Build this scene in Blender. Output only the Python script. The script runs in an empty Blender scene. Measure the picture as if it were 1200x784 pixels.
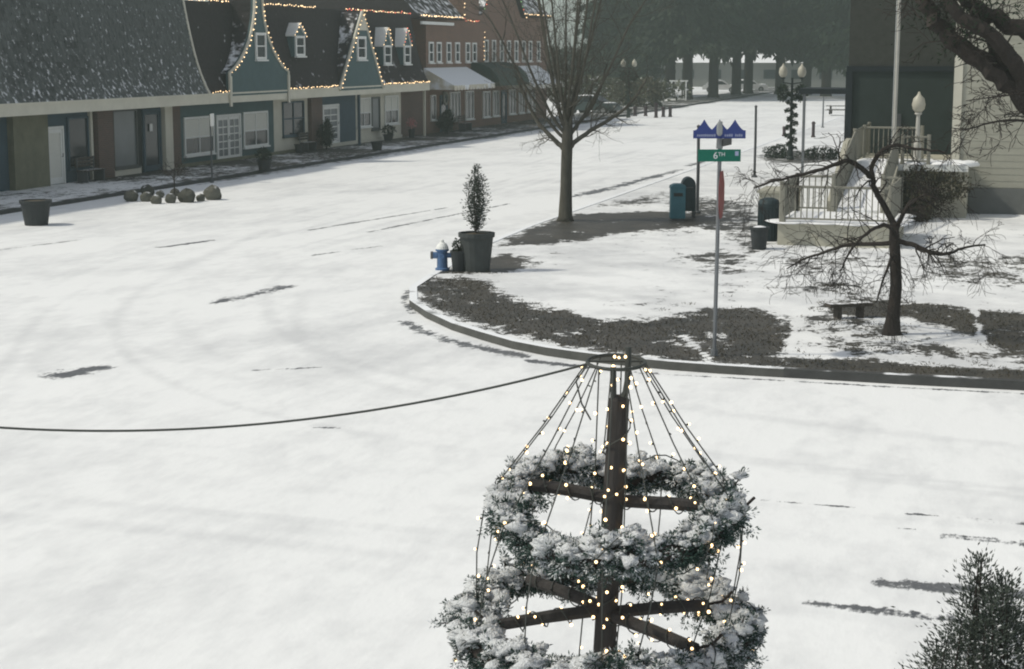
import bpy, math, random
import numpy as np
from mathutils import Vector

# ---------------------------------------------------------------- camera, sky, sun, exposure
scene = bpy.context.scene
R = math.radians
YAW = R(16.49)          # main street runs along +Y, the camera looks a little to its left
CAM_H = 4.9

cam_d = bpy.data.cameras.new('camera')
cam = bpy.data.objects.new('camera', cam_d)
scene.collection.objects.link(cam)
cam.location = (0, 0, CAM_H)
cam.rotation_euler = (R(90 - 9.37), 0, YAW)
cam_d.sensor_width = 36.0
cam_d.lens = 60.0
cam_d.clip_start = 0.1
cam_d.clip_end = 5000
scene.camera = cam

SUN = Vector((-0.92, -0.38, 0)).normalized() * math.cos(R(50)) + Vector((0, 0, math.sin(R(50))))
world = bpy.data.worlds.new('World')
scene.world = world
world.use_nodes = True
wn, wl = world.node_tree.nodes, world.node_tree.links
bg = wn['Background']
sky = wn.new('ShaderNodeTexSky')
sky.sky_type = 'NISHITA'
sky.sun_disc = False
sky.sun_elevation = R(50)
sky.sun_rotation = math.atan2(SUN.x, SUN.y)
sky.air_density = 1.0
sky.dust_density = 1.2
sky.ozone_density = 1.0
hs = wn.new('ShaderNodeHueSaturation')
hs.inputs['Saturation'].default_value = 0.36
wl.new(sky.outputs[0], hs.inputs['Color'])
wl.new(hs.outputs[0], bg.inputs['Color'])
bg.inputs['Strength'].default_value = 0.1

sun_d = bpy.data.lights.new('sun', 'SUN')
sun_d.energy = 2.0
sun_d.angle = R(2.5)
sun_d.color = (1.0, 0.945, 0.81)
sun = bpy.data.objects.new('sun', sun_d)
scene.collection.objects.link(sun)
sun.rotation_euler = SUN.to_track_quat('Z', 'Y').to_euler()
sun.location = (-30, -10, 40)

scene.view_settings.view_transform = 'Standard'
scene.view_settings.look = 'None'
scene.view_settings.gamma = 1.0
scene.view_settings.exposure = 0.40
scene.view_settings.use_curve_mapping = False
try:
    scene.cycles.use_denoising = True
    scene.cycles.filter_width = 2.0
    scene.cycles.max_bounces = 6
    scene.cycles.volume_bounces = 0
    scene.cycles.caustics_reflective = False
    scene.cycles.caustics_refractive = False
except Exception:
    pass

# ---------------------------------------------------------------- helpers
def cam2world(xr, d):
    "metres to the right of and ahead of the camera -> street axes"
    return (xr * math.cos(YAW) - d * math.sin(YAW), xr * math.sin(YAW) + d * math.cos(YAW))

class MB:
    "collects shapes; build() links them as one mesh object"
    def __init__(self):
        self.v = []; self.f = []; self.n = 0; self.smooth = False
    def add(self, verts, faces):
        o = self.n
        self.v.extend([tuple(map(float, p)) for p in verts])
        self.f.extend([tuple(i + o for i in q) for q in faces])
        self.n = len(self.v)
        return self
    def box(self, x0, x1, y0, y1, z0, z1):
        v = [(x, y, z) for z in (z0, z1) for y in (y0, y1) for x in (x0, x1)]
        return self.add(v, [(0, 2, 3, 1), (4, 5, 7, 6), (0, 1, 5, 4), (2, 6, 7, 3), (0, 4, 6, 2), (1, 3, 7, 5)])
    def prism(self, poly, a0, a1, axis):
        "poly in the two other axes, extruded along axis"
        n = len(poly)
        def P(p, a):
            return {'x': (a, p[0], p[1]), 'y': (p[0], a, p[1]), 'z': (p[0], p[1], a)}[axis]
        v = [P(p, a0) for p in poly] + [P(p, a1) for p in poly]
        f = [tuple(range(n))[::-1], tuple(range(n, 2 * n))]
        f += [(i, (i + 1) % n, n + (i + 1) % n, n + i) for i in range(n)]
        return self.add(v, f)
    def tube(self, pts, rad, sides=6, caps=True):
        pts = [np.array(p, float) for p in pts]
        if not hasattr(rad, '__len__'): rad = [rad] * len(pts)
        v = []; f = []
        ref = None
        for i, p in enumerate(pts):
            d = pts[min(i + 1, len(pts) - 1)] - pts[max(i - 1, 0)]
            d = d / (np.linalg.norm(d) + 1e-9)
            if ref is None:
                ref = np.array([1, 0, 0.]) if abs(d[0]) < .8 else np.array([0, 1, 0.])
            a = ref - d * (ref @ d); a /= np.linalg.norm(a) + 1e-9
            ref = a
            b = np.cross(d, a)
            for k in range(sides):
                t = 2 * math.pi * k / sides
                v.append(p + rad[i] * (math.cos(t) * a + math.sin(t) * b))
        for i in range(len(pts) - 1):
            for k in range(sides):
                k2 = (k + 1) % sides
                f.append((i * sides + k, i * sides + k2, (i + 1) * sides + k2, (i + 1) * sides + k))
        if caps:
            f.append(tuple(range(sides))[::-1])
            f.append(tuple((len(pts) - 1) * sides + k for k in range(sides)))
        return self.add(v, f)
    def lathe(self, prof, cx, cy, sides=16, sq=1.0):
        "prof: (radius, z) from bottom to top"
        v = []; f = []
        for r, z in prof:
            for k in range(sides):
                t = 2 * math.pi * k / sides
                v.append((cx + r * math.cos(t), cy + r * sq * math.sin(t), z))
        for i in range(len(prof) - 1):
            for k in range(sides):
                k2 = (k + 1) % sides
                f.append((i * sides + k, i * sides + k2, (i + 1) * sides + k2, (i + 1) * sides + k))
        f.append(tuple(range(sides))[::-1])
        f.append(tuple((len(prof) - 1) * sides + k for k in range(sides)))
        return self.add(v, f)
    def blob(self, c, r, rng, rough=.18, seg=10, rings=6):
        "uneven rounded lump; r = (rx, ry, rz)"
        v = []; f = []
        ph = rng.random(6) * 6.28
        for i in range(rings + 1):
            th = math.pi * i / rings
            for k in range(seg):
                t = 2 * math.pi * k / seg
                m = 1 + rough * (math.sin(2 * t + ph[0]) * math.sin(th + ph[1]) + .7 * math.sin(3 * t + ph[2] + 2 * th) + .5 * math.sin(5 * th + ph[3] + t) * math.sin(th))
                v.append((c[0] + r[0] * m * math.sin(th) * math.cos(t), c[1] + r[1] * m * math.sin(th) * math.sin(t), c[2] + r[2] * m * math.cos(th)))
        for i in range(rings):
            for k in range(seg):
                k2 = (k + 1) % seg
                f.append((i * seg + k, (i + 1) * seg + k, (i + 1) * seg + k2, i * seg + k2))
        return self.add(v, f)
    def blades(self, base, direc, length, width, rng):
        "numpy: one diamond-shaped blade for each base point"
        base = np.asarray(base, float); direc = np.asarray(direc, float)
        n = len(base)
        direc = direc / (np.linalg.norm(direc, axis=1, keepdims=True) + 1e-9)
        q = rng.normal(size=(n, 3)); s = np.cross(direc, q)
        s = s / (np.linalg.norm(s, axis=1, keepdims=True) + 1e-9)
        L = np.broadcast_to(np.asarray(length, float).reshape(-1, 1), (n, 1)); W = np.broadcast_to(np.asarray(width, float).reshape(-1, 1), (n, 1))
        p = np.stack([base, base + direc * L * .45 + s * W * .5, base + direc * L, base + direc * L * .45 - s * W * .5], 1).reshape(-1, 3)
        o = self.n
        self.v.extend(map(tuple, p.tolist()))
        self.f.extend([(o + 4 * i, o + 4 * i + 1, o + 4 * i + 2, o + 4 * i + 3) for i in range(n)])
        self.n = len(self.v)
        return self
    def build(self, name, mat, parent=None, smooth=False, org=None):
        if org is None:
            org = world_loc(parent) if parent is not None else (0, 0, 0)
        me = bpy.data.meshes.new(name)
        me.from_pydata([(a - org[0], b - org[1], c - org[2]) for a, b, c in self.v], [], self.f)
        me.materials.append(mat)
        if smooth:
            me.polygons.foreach_set('use_smooth', [True] * len(me.polygons))
        me.update()
        o = bpy.data.objects.new(name, me)
        scene.collection.objects.link(o)
        if parent is not None: o.parent = parent
        return o

def world_loc(o):
    "origin to subtract from world coordinates; a turned thing is built in its own coordinates"
    x, y, z = 0., 0., 0.
    while o is not None:
        x += o.location.x; y += o.location.y; z += o.location.z
        if o.parent is None and abs(o.rotation_euler.z) > 1e-6: return (0., 0., 0.)
        o = o.parent
    return (x, y, z)

def thing(name, label, cat, loc=(0, 0, 0), group=None, rotz=0):
    o = bpy.data.objects.new(name, None)
    scene.collection.objects.link(o)
    o.location = loc; o.rotation_euler = (0, 0, rotz)
    o.empty_display_size = .2
    o['label'] = label; o['category'] = cat
    if group: o['group'] = group
    return o
def tag(o, label, cat, group=None):
    o['label'] = label; o['category'] = cat
    if group: o['group'] = group
    return o
def struct(o):
    o['kind'] = 'structure'; return o
def stuff(o):
    o['kind'] = 'stuff'; return o
def bx(name, mat, parent, *b):
    return MB().box(*b).build(name, mat, parent)
def copy_tree(o, parent=None):
    c = o.copy(); scene.collection.objects.link(c); c.parent = parent
    for ch in o.children: copy_tree(ch, c)
    return c

# ---------------------------------------------------------------- materials
def mat(name, col, rough=.8, var=.18, scale=4., bump=.0, spec=.3, emit=None, estr=0., metal=0., stretch=(1, 1, 1), bscale=None, snow=0.0, snowscale=9.):
    m = bpy.data.materials.new(name); m.use_nodes = True
    nt = m.node_tree; N, L = nt.nodes, nt.links
    b = N['Principled BSDF']
    b.inputs['Roughness'].default_value = rough
    b.inputs['Specular IOR Level'].default_value = spec
    b.inputs['Metallic'].default_value = metal
    tc = N.new('ShaderNodeTexCoord'); mp = N.new('ShaderNodeMapping')
    mp.inputs['Scale'].default_value = stretch
    L.new(tc.outputs['Object'], mp.inputs['Vector'])
    n = N.new('ShaderNodeTexNoise'); n.inputs['Scale'].default_value = scale; n.inputs['Detail'].default_value = 6; n.inputs['Roughness'].default_value = .65
    L.new(mp.outputs[0], n.inputs['Vector'])
    r = N.new('ShaderNodeMapRange'); r.inputs['From Min'].default_value = .25; r.inputs['From Max'].default_value = .75
    r.inputs['To Min'].default_value = 1 - var; r.inputs['To Max'].default_value = 1 + var
    L.new(n.outputs['Fac'], r.inputs['Value'])
    oi = N.new('ShaderNodeObjectInfo')
    r2 = N.new('ShaderNodeMapRange'); r2.inputs['To Min'].default_value = 1 - var * .5; r2.inputs['To Max'].default_value = 1 + var * .5
    L.new(oi.outputs['Random'], r2.inputs['Value'])
    mu = N.new('ShaderNodeMath'); mu.operation = 'MULTIPLY'
    L.new(r.outputs[0], mu.inputs[0]); L.new(r2.outputs[0], mu.inputs[1])
    vm = N.new('ShaderNodeVectorMath'); vm.operation = 'SCALE'
    vm.inputs[0].default_value = col[:3]
    L.new(mu.outputs[0], vm.inputs['Scale'])
    out = vm.outputs[0]
    if snow > 0:   # thin snow caught on the faces that look up, broken up by noise
        ge = N.new('ShaderNodeNewGeometry'); sx = N.new('ShaderNodeSeparateXYZ'); L.new(ge.outputs['Normal'], sx.inputs[0])
        n2 = N.new('ShaderNodeTexNoise'); n2.inputs['Scale'].default_value = snowscale; n2.inputs['Detail'].default_value = 4
        L.new(tc.outputs['Object'], n2.inputs['Vector'])
        ma = N.new('ShaderNodeMath'); ma.operation = 'MULTIPLY_ADD'; ma.inputs[1].default_value = .45
        L.new(sx.outputs['Z'], ma.inputs[0]); L.new(n2.outputs['Fac'], ma.inputs[2])
        rr = N.new('ShaderNodeMapRange'); rr.inputs['From Min'].default_value = 1.06 - snow; rr.inputs['From Max'].default_value = 1.22 - snow
        L.new(ma.outputs[0], rr.inputs['Value'])
        mx = N.new('ShaderNodeMix'); mx.data_type = 'RGBA'
        L.new(rr.outputs[0], mx.inputs['Factor']); L.new(out, mx.inputs['A']); mx.inputs['B'].default_value = (.8, .82, .84, 1)
        out = mx.outputs['Result']
    L.new(out, b.inputs['Base Color'])
    if bump > 0:
        nb = N.new('ShaderNodeTexNoise'); nb.inputs['Scale'].default_value = bscale or scale * 3; nb.inputs['Detail'].default_value = 5
        L.new(mp.outputs[0], nb.inputs['Vector'])
        bp = N.new('ShaderNodeBump'); bp.inputs['Strength'].default_value = bump; bp.inputs['Distance'].default_value = .05
        L.new(nb.outputs['Fac'], bp.inputs['Height']); L.new(bp.outputs[0], b.inputs['Normal'])
    if emit:
        m.cycles.emission_sampling = 'NONE'
        b.inputs['Emission Color'].default_value = (*emit, 1); b.inputs['Emission Strength'].default_value = estr
    return m

def brick_mat(name, c1, c2, mortar, scale=1.0):
    m = bpy.data.materials.new(name); m.use_nodes = True
    N, L = m.node_tree.nodes, m.node_tree.links
    b = N['Principled BSDF']; b.inputs['Roughness'].default_value = .9
    tc = N.new('ShaderNodeTexCoord'); sp = N.new('ShaderNodeSeparateXYZ'); cb = N.new('ShaderNodeCombineXYZ')
    L.new(tc.outputs['Object'], sp.inputs[0])
    ad = N.new('ShaderNodeMath'); L.new(sp.outputs['X'], ad.inputs[0]); L.new(sp.outputs['Y'], ad.inputs[1])
    L.new(ad.outputs[0], cb.inputs['X']); L.new(sp.outputs['Z'], cb.inputs['Y'])
    br = N.new('ShaderNodeTexBrick')
    br.inputs['Color1'].default_value = (*c1, 1); br.inputs['Color2'].default_value = (*c2, 1); br.inputs['Mortar'].default_value = (*mortar, 1)
    br.inputs['Scale'].default_value = scale; br.inputs['Brick Width'].default_value = .23; br.inputs['Row Height'].default_value = .075; br.inputs['Mortar Size'].default_value = .008
    L.new(cb.outputs[0], br.inputs['Vector'])
    n = N.new('ShaderNodeTexNoise'); n.inputs['Scale'].default_value = .8; n.inputs['Detail'].default_value = 5
    L.new(tc.outputs['Object'], n.inputs['Vector'])
    mx = N.new('ShaderNodeMix'); mx.data_type = 'RGBA'; mx.blend_type = 'MULTIPLY'; mx.inputs['Factor'].default_value = .6
    L.new(br.outputs['Color'], mx.inputs['A']); L.new(n.outputs['Color'], mx.inputs['B'])
    rp = N.new('ShaderNodeMapRange'); rp.inputs['To Min'].default_value = .7; rp.inputs['To Max'].default_value = 1.35
    L.new(n.outputs['Fac'], rp.inputs['Value']); cc = N.new('ShaderNodeCombineColor')
    for k in range(3): L.new(rp.outputs[0], cc.inputs[k])
    L.new(cc.outputs[0], mx.inputs['B'])
    L.new(mx.outputs['Result'], b.inputs['Base Color'])
    return m

def ground_mat(name, bare_cols, streak_rot=0., streak=(1, 1, 1), fine=7.0, amp=1.0):
    "snow with worn-through patches; the float attribute 'bare' marks worn parts and some painted shadows"
    m = bpy.data.materials.new(name); m.use_nodes = True
    N, L = m.node_tree.nodes, m.node_tree.links
    b = N['Principled BSDF']; b.inputs['Specular IOR Level'].default_value = .2
    tc = N.new('ShaderNodeTexCoord')
    at = N.new('ShaderNodeAttribute'); at.attribute_name = 'bare'
    mp = N.new('ShaderNodeMapping'); mp.inputs['Scale'].default_value = streak; mp.inputs['Rotation'].default_value = (0, 0, streak_rot)
    L.new(tc.outputs['Object'], mp.inputs['Vector'])
    def noise(scale, detail=6, rough=.62, vec=None):
        n = N.new('ShaderNodeTexNoise'); n.inputs['Scale'].default_value = scale; n.inputs['Detail'].default_value = detail; n.inputs['Roughness'].default_value = rough
        L.new(vec or mp.outputs[0], n.inputs['Vector']); return n.outputs['Fac']
    def math_(op, a, bb, c=None):
        x = N.new('ShaderNodeMath'); x.operation = op
        for i, q in enumerate((a, bb, c)):
            if q is None: continue
            if isinstance(q, (int, float)): x.inputs[i].default_value = q
            else: L.new(q, x.inputs[i])
        return x.outputs[0]
    def mapr(v, a, c, d, e):
        x = N.new('ShaderNodeMapRange'); L.new(v, x.inputs['Value'])
        x.inputs['From Min'].default_value = a; x.inputs['From Max'].default_value = c; x.inputs['To Min'].default_value = d; x.inputs['To Max'].default_value = e
        return x.outputs[0]
    nf = noise(fine, 8, .7); nl = noise(.55, 6, .6); nm = noise(1.9, 6, .6)
    nx = noise(fine * 3.2, 5, .7)
    s0 = math_('MULTIPLY_ADD', math_('SUBTRACT', nx, .5), .9 * amp, at.outputs['Fac'])
    s1 = math_('MULTIPLY_ADD', math_('SUBTRACT', nf, .5), 1.7 * amp, s0)
    s2 = math_('MULTIPLY_ADD', math_('SUBTRACT', nm, .5), .9 * amp, s1)
    bare = mapr(s2, .40, .62, 0, 1)
    # snow: clean, with slightly greyer thin or driven-over parts
    sn = N.new('ShaderNodeMix'); sn.data_type = 'RGBA'
    sn.inputs['A'].default_value = (.80, .81, .81, 1); sn.inputs['B'].default_value = (.58, .59, .60, 1)
    wo = N.new('ShaderNodeAttribute'); wo.attribute_name = 'worn'
    tr = mapr(math_('ADD', math_('MULTIPLY_ADD', wo.outputs['Fac'], .22, math_('MULTIPLY', nl, .45)), math_('ADD', math_('MULTIPLY', nm, .3), math_('MULTIPLY', nf, .25))), .47, .72, 0, 1)
    L.new(tr, sn.inputs['Factor'])
    gr = N.new('ShaderNodeMix'); gr.data_type = 'RGBA'
    gr.inputs['A'].default_value = (*bare_cols[0], 1); gr.inputs['B'].default_value = (*bare_cols[1], 1)
    L.new(mapr(noise(1.3, 4, .6, tc.outputs['Object']), .35, .65, 0, 1), gr.inputs['Factor'])
    g2 = N.new('ShaderNodeMix'); g2.data_type = 'RGBA'     # straw-coloured litter and grit
    g2.inputs['B'].default_value = (*bare_cols[2], 1)
    L.new(mapr(noise(26., 3, .7, tc.outputs['Object']), .54, .66, 0, .75), g2.inputs['Factor']); L.new(gr.outputs['Result'], g2.inputs['A'])
    gr = g2
    mx = N.new('ShaderNodeMix'); mx.data_type = 'RGBA'
    L.new(bare, mx.inputs['Factor']); L.new(sn.outputs['Result'], mx.inputs['A']); L.new(gr.outputs['Result'], mx.inputs['B'])
    L.new(mx.outputs['Result'], b.inputs['Base Color'])
    L.new(mapr(bare, 0, 1, .85, .55), b.inputs['Roughness'])
    h = math_('SUBTRACT', math_('ADD', math_('MULTIPLY', nl, .9), math_('MULTIPLY', nm, .35)), math_('MULTIPLY', bare, .25))
    h = math_('ADD', h, math_('MULTIPLY', nf, .06))
    bp = N.new('ShaderNodeBump'); bp.inputs['Strength'].default_value = .36; bp.inputs['Distance'].default_value = .10
    L.new(h, bp.inputs['Height']); L.new(bp.outputs[0], b.inputs['Normal'])
    return m

M = {}
M['road_snow'] = ground_mat('road_snow', ((.085, .09, .10), (.13, .135, .14), (.22, .22, .22)), R(0), (1.0, .45, 1), 5.0)
M['pave_snow'] = ground_mat('pavement_snow', ((.066, .061, .052), (.036, .036, .033), (.15, .135, .10)), 0, (1, .75, 1), 4.0, 1.9)
M['snow'] = mat('snow', (.82, .83, .84), .85, .04, 3, .3, .2)
M['kerb'] = mat('kerb_concrete', (.14, .14, .13), .9, .3, 3, .2, .2, snow=.80, snowscale=1.6)
M['gsnow'] = mat('crusted_snow', (.76, .78, .79), .9, .12, 30, .8, .1)
M['straw'] = mat('dead_grass_blades', (.075, .066, .048), .9, .5, 3, 0, .1)
M['kerbmid'] = mat('half_snowed_kerb', (.075, .076, .07), .85, .3, 3, .2, .3, snow=.36, snowscale=1.7)
M['kerbwet'] = mat('wet_kerb_concrete', (.07, .072, .07), .8, .3, 3, .2, .3, snow=.12, snowscale=3)
M['cream'] = mat('cream_paint', (.58, .56, .47), .7, .08, 2, .05)
M['fascia'] = mat('fascia_paint', (.62, .60, .50), .7, .10, 1.5, .05)
M['white'] = mat('white_paint', (.72, .73, .70), .6, .06, 3)
M['teal'] = mat('teal_siding', (.065, .112, .118), .75, .12, 2.5, .1)
M['navy'] = mat('dark_blue_wall', (.05, .085, .11), .75, .15, 2)
M['roofbrown'] = mat('brown_roof', (.034, .030, .030), .9, .35, 6, .5, .2, snow=.27, snowscale=2.5)
M['shingle'] = mat('grey_shingle', (.086, .095, .092), .9, .55, 5, .4, .2, stretch=(1, 1.4, .7), snow=.30, snowscale=5.5)
M['brick'] = brick_mat('brown_brick', (.13, .075, .055), (.10, .065, .05), (.13, .12, .11))
M['redbrick'] = brick_mat('red_brick', (.19, .10, .065), (.15, .085, .06), (.15, .135, .115))
M['glass'] = mat('window_glass', (.025, .033, .038), .10, .2, 1, 0, .3)
M['greyglass'] = mat('dusty_window_glass', (.10, .12, .13), .3, .2, .8, 0, .5)
M['blind'] = mat('window_blind', (.66, .66, .60), .8, .08, 12, stretch=(.2, .2, 3))
M['dark'] = mat('dark_recess', (.03, .035, .035), .9, .2, 2)
M['olive'] = mat('olive_stone', (.16, .16, .11), .9, .25, 2)
M['blackpot'] = mat('black_planter', (.03, .034, .036), .7, .2, 6, .1)
M['potgrey'] = mat('charcoal_planter', (.05, .056, .055), .75, .25, 5, .1)
M['soil'] = mat('soil', (.10, .085, .06), .95, .4, 20, .3, .1)
M['needle'] = mat('evergreen_needles', (.035, .06, .04), .8, .4, 14, 0, .2)
M['needleg'] = mat('garland_needles', (.038, .068, .056), .8, .4, 10, 0, .2, snow=.32, snowscale=5)
M['shrub'] = mat('dark_shrub_leaves', (.03, .045, .03), .85, .4, 9, 0, .2)
M['juniper'] = mat('juniper_leaves', (.05, .062, .05), .85, .4, 9, 0, .2, snow=.25)
M['conifer'] = mat('conifer_needles', (.022, .034, .020), .9, .45, .6, 0, .1)
M['coniferg'] = mat('greyer_conifer_needles', (.034, .044, .030), .9, .45, .6, 0, .1)
M['wood'] = mat('far_wood', (.10, .105, .095), .95, .4, .12, 0, .1)
M['hedge'] = mat('brown_hedge', (.075, .07, .045), .9, .4, 5, 0, .1)
M['hedgeo'] = mat('olive_hedge', (.10, .105, .06), .9, .4, 3, 0, .1, snow=.3)
M['bark'] = mat('grey_bark', (.085, .08, .066), .95, .3, 14, .5, .1, stretch=(1, 1, .25))
M['barkd'] = mat('dark_bark', (.045, .038, .034), .95, .3, 14, .5, .1, stretch=(1, 1, .25))
M['barkt'] = mat('conifer_bark', (.03, .027, .024), .95, .3, 4, .3, .1, stretch=(1, 1, .25))
M['post'] = mat('tarred_pole', (.045, .042, .04), .9, .3, 12, .3, .2, stretch=(1, 1, .2))
M['wire'] = mat('dark_cable', (.05, .055, .05), .7, .1, 5)
M['metal'] = mat('dark_metal', (.06, .065, .07), .5, .15, 6, 0, .5)
M['polegrey'] = mat('galvanised_post', (.16, .17, .18), .5, .15, 6, 0, .5, metal=.3)
M['signblue'] = mat('blue_sign', (.03, .05, .20), .5, .1, 5)
M['signgreen'] = mat('green_sign', (.0, .13, .085), .5, .1, 5)
M['signwhite'] = mat('sign_lettering', (.7, .72, .74), .5, .05, 5)
M['signblank'] = mat('faded_lettering', (.30, .33, .48), .6, .2, 5)
M['alu'] = mat('sign_back', (.30, .31, .31), .5, .1, 5, metal=.4)
M['stopred'] = mat('stop_sign_red', (.22, .03, .03), .5, .15, 5)
M['hydrant'] = mat('blue_hydrant', (.07, .14, .27), .55, .15, 8)
M['mailblue'] = mat('teal_blue_box', (.04, .13, .16), .6, .15, 4)
M['bin'] = mat('dark_bin', (.02, .035, .04), .6, .15, 5)
M['rock'] = mat('boulder', (.095, .095, .08), .95, .5, 3, .9, .1, snow=.15, snowscale=4)
M['beige'] = mat('beige_siding', (.33, .325, .27), .85, .10, 3, .1)
M['plinth'] = mat('grey_plinth', (.12, .125, .12), .9, .15, 3, .1)
M['ramp'] = mat('ramp_cream', (.42, .405, .33), .85, .15, 2.5, .1)
M['rail'] = mat('pale_railing', (.22, .215, .18), .8, .1, 5)
M['darkgreen'] = mat('dark_green_wall', (.022, .032, .03), .85, .2, 2, .1)
M['darkroof'] = mat('dark_shingle_wall', (.045, .048, .042), .9, .3, 4, .3)
M['band'] = mat('dark_band', (.012, .018, .022), .8, .1, 2)
M['globe'] = mat('frosted_globe', (.40, .38, .31), .4, .05, 3)
M['lamppost'] = mat('lamp_post_paint', (.02, .03, .028), .6, .1, 4)
M['palepost'] = mat('pale_post', (.42, .41, .37), .6, .1, 4)
M['awning'] = mat('pale_awning', (.56, .52, .42), .85, .10, 1.2, .1, stretch=(1, 4, 1), snow=.62, snowscale=1.5)
M['awning_g'] = mat('green_awning', (.03, .05, .04), .8, .2, 2)
M['bulb'] = mat('warm_bulb', (.9, .75, .5), .4, 0, 1, emit=(1.0, .66, .32), estr=3.0)
M['bulbfar'] = mat('small_warm_bulb', (.9, .75, .5), .4, 0, 1, emit=(1.0, .68, .36), estr=2.2)
M['bulbred'] = mat('red_bulb', (.9, .3, .2), .4, 0, 1, emit=(1.0, .22, .14), estr=1.2)
M['bulbgreen'] = mat('green_bulb', (.3, .9, .3), .4, 0, 1, emit=(.4, .9, .3), estr=.8)
M['carwhite'] = mat('white_car_paint', (.6, .6, .6), .4, .05, 3, 0, .5)
M['cardark'] = mat('dark_green_car_paint', (.03, .05, .05), .35, .05, 3, 0, .5)
M['rubber'] = mat('rubber', (.02, .02, .02), .9, .1, 6)
M['bollard'] = mat('dark_bollard', (.05, .035, .04), .8, .2, 5)
M['bench'] = mat('weathered_bench_wood', (.07, .06, .05), .9, .3, 8, snow=.2)
M['pink'] = mat('pink_petals', (.45, .18, .18), .8, .3, 9)
M['wreath'] = mat('grey_wreath', (.22, .22, .19), .9, .3, 9)
M['greybuild'] = mat('grey_render', (.17, .175, .165), .9, .1, 1)
rng = np.random.default_rng(7)
random.seed(7)

# ---------------------------------------------------------------- ground
def dist_poly(PX, PY, poly):
    "signed distance (positive inside) of points to a polygon"
    d = np.full(PX.shape, 1e9); ins = np.zeros(PX.shape, bool)
    n = len(poly)
    for i in range(n):
        ax, ay = poly[i]; bx_, by_ = poly[(i + 1) % n]
        ex, ey = bx_ - ax, by_ - ay
        t = np.clip(((PX - ax) * ex + (PY - ay) * ey) / (ex * ex + ey * ey + 1e-9), 0, 1)
        d = np.minimum(d, np.hypot(PX - ax - t * ex, PY - ay - t * ey))
        c = ((ay > PY) != (by_ > PY)) & (PX < (bx_ - ax) * (PY - ay) / (by_ - ay + 1e-12) + ax)
        ins ^= c
    return np.where(ins, d, -d)
def dist_line(PX, PY, pts):
    d = np.full(PX.shape, 1e9)
    for (ax, ay), (bx_, by_) in zip(pts[:-1], pts[1:]):
        ex, ey = bx_ - ax, by_ - ay
        t = np.clip(((PX - ax) * ex + (PY - ay) * ey) / (ex * ex + ey * ey + 1e-9), 0, 1)
        d = np.minimum(d, np.hypot(PX - ax - t * ex, PY - ay - t * ey))
    return d
def sstep(x, a, b):
    t = np.clip((x - a) / (b - a), 0, 1); return t * t * (3 - 2 * t)

def sheet(name, xs, ys, zfun, barefun, m, keep=None, wornfun=None):
    PX, PY = np.meshgrid(xs, ys)
    Z = zfun(PX, PY)
    V = np.stack([PX, PY, Z], -1).reshape(-1, 3)
    ny, nx = PX.shape
    idx = np.arange(ny * nx).reshape(ny, nx)
    F = np.stack([idx[:-1, :-1], idx[:-1, 1:], idx[1:, 1:], idx[1:, :-1]], -1).reshape(-1, 4)
    if keep is not None:
        k = keep(PX, PY).reshape(-1)
        F = F[k[F].all(1)]
        used = np.zeros(len(V), bool); used[F.reshape(-1)] = True
        remap = np.cumsum(used) - 1
        V = V[used]; F = remap[F]
        bare = barefun(PX, PY).reshape(-1)[used]
    else:
        bare = barefun(PX, PY).reshape(-1)
    me = bpy.data.meshes.new(name)
    me.from_pydata(V.tolist(), [], F.tolist())
    at = me.attributes.new('bare', 'FLOAT', 'POINT')
    at.data.foreach_set('value', bare.astype(np.float32))
    if wornfun is not None:
        a2 = me.attributes.new('worn', 'FLOAT', 'POINT'); a2.data.foreach_set('value', (wornfun(PX, PY).reshape(-1) if keep is None else wornfun(PX, PY).reshape(-1)[used]).astype(np.float32))
    me.polygons.foreach_set('use_smooth', [True] * len(me.polygons))
    me.materials.append(m); me.update()
    o = bpy.data.objects.new(name, me); scene.collection.objects.link(o)
    return struct(o)

def wave(PX, PY, seed, amp, wl):
    r = np.random.default_rng(seed); z = np.zeros(PX.shape)
    for k in range(14):
        a = r.random() * 6.28; l = wl * (.5 + 1.5 * r.random())
        z += np.sin((PX * math.cos(a) + PY * math.sin(a)) * 6.28 / l + r.random() * 6.28)
    return amp * z / 5

KERB = [(-13.1, 300.), (-13.1, 46.), (-12.9, 41.), (-12.45, 37.), (-12.25, 35.), (-11.95, 32.9), (-11.3, 31.1), (-10.5, 29.8), (-9.6, 28.6), (-8.8, 27.8),
        (-8.0, 27.05), (-7.3, 26.6), (-6.6, 26.3), (-6.0, 26.1), (-5.1, 25.9), (-4.3, 25.8), (-3.3, 25.75), (-2.2, 25.75), (0, 25.75), (60., 25.75)]
PAVE_POLY = KERB + [(60., 300.)]
GZ = .12

# far ground out past the horizon of trees
g = MB(); g.box(-700, 700, -300, 900, -.6, -.05)
ground = struct(g.build('ground', M['snow']))

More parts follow.
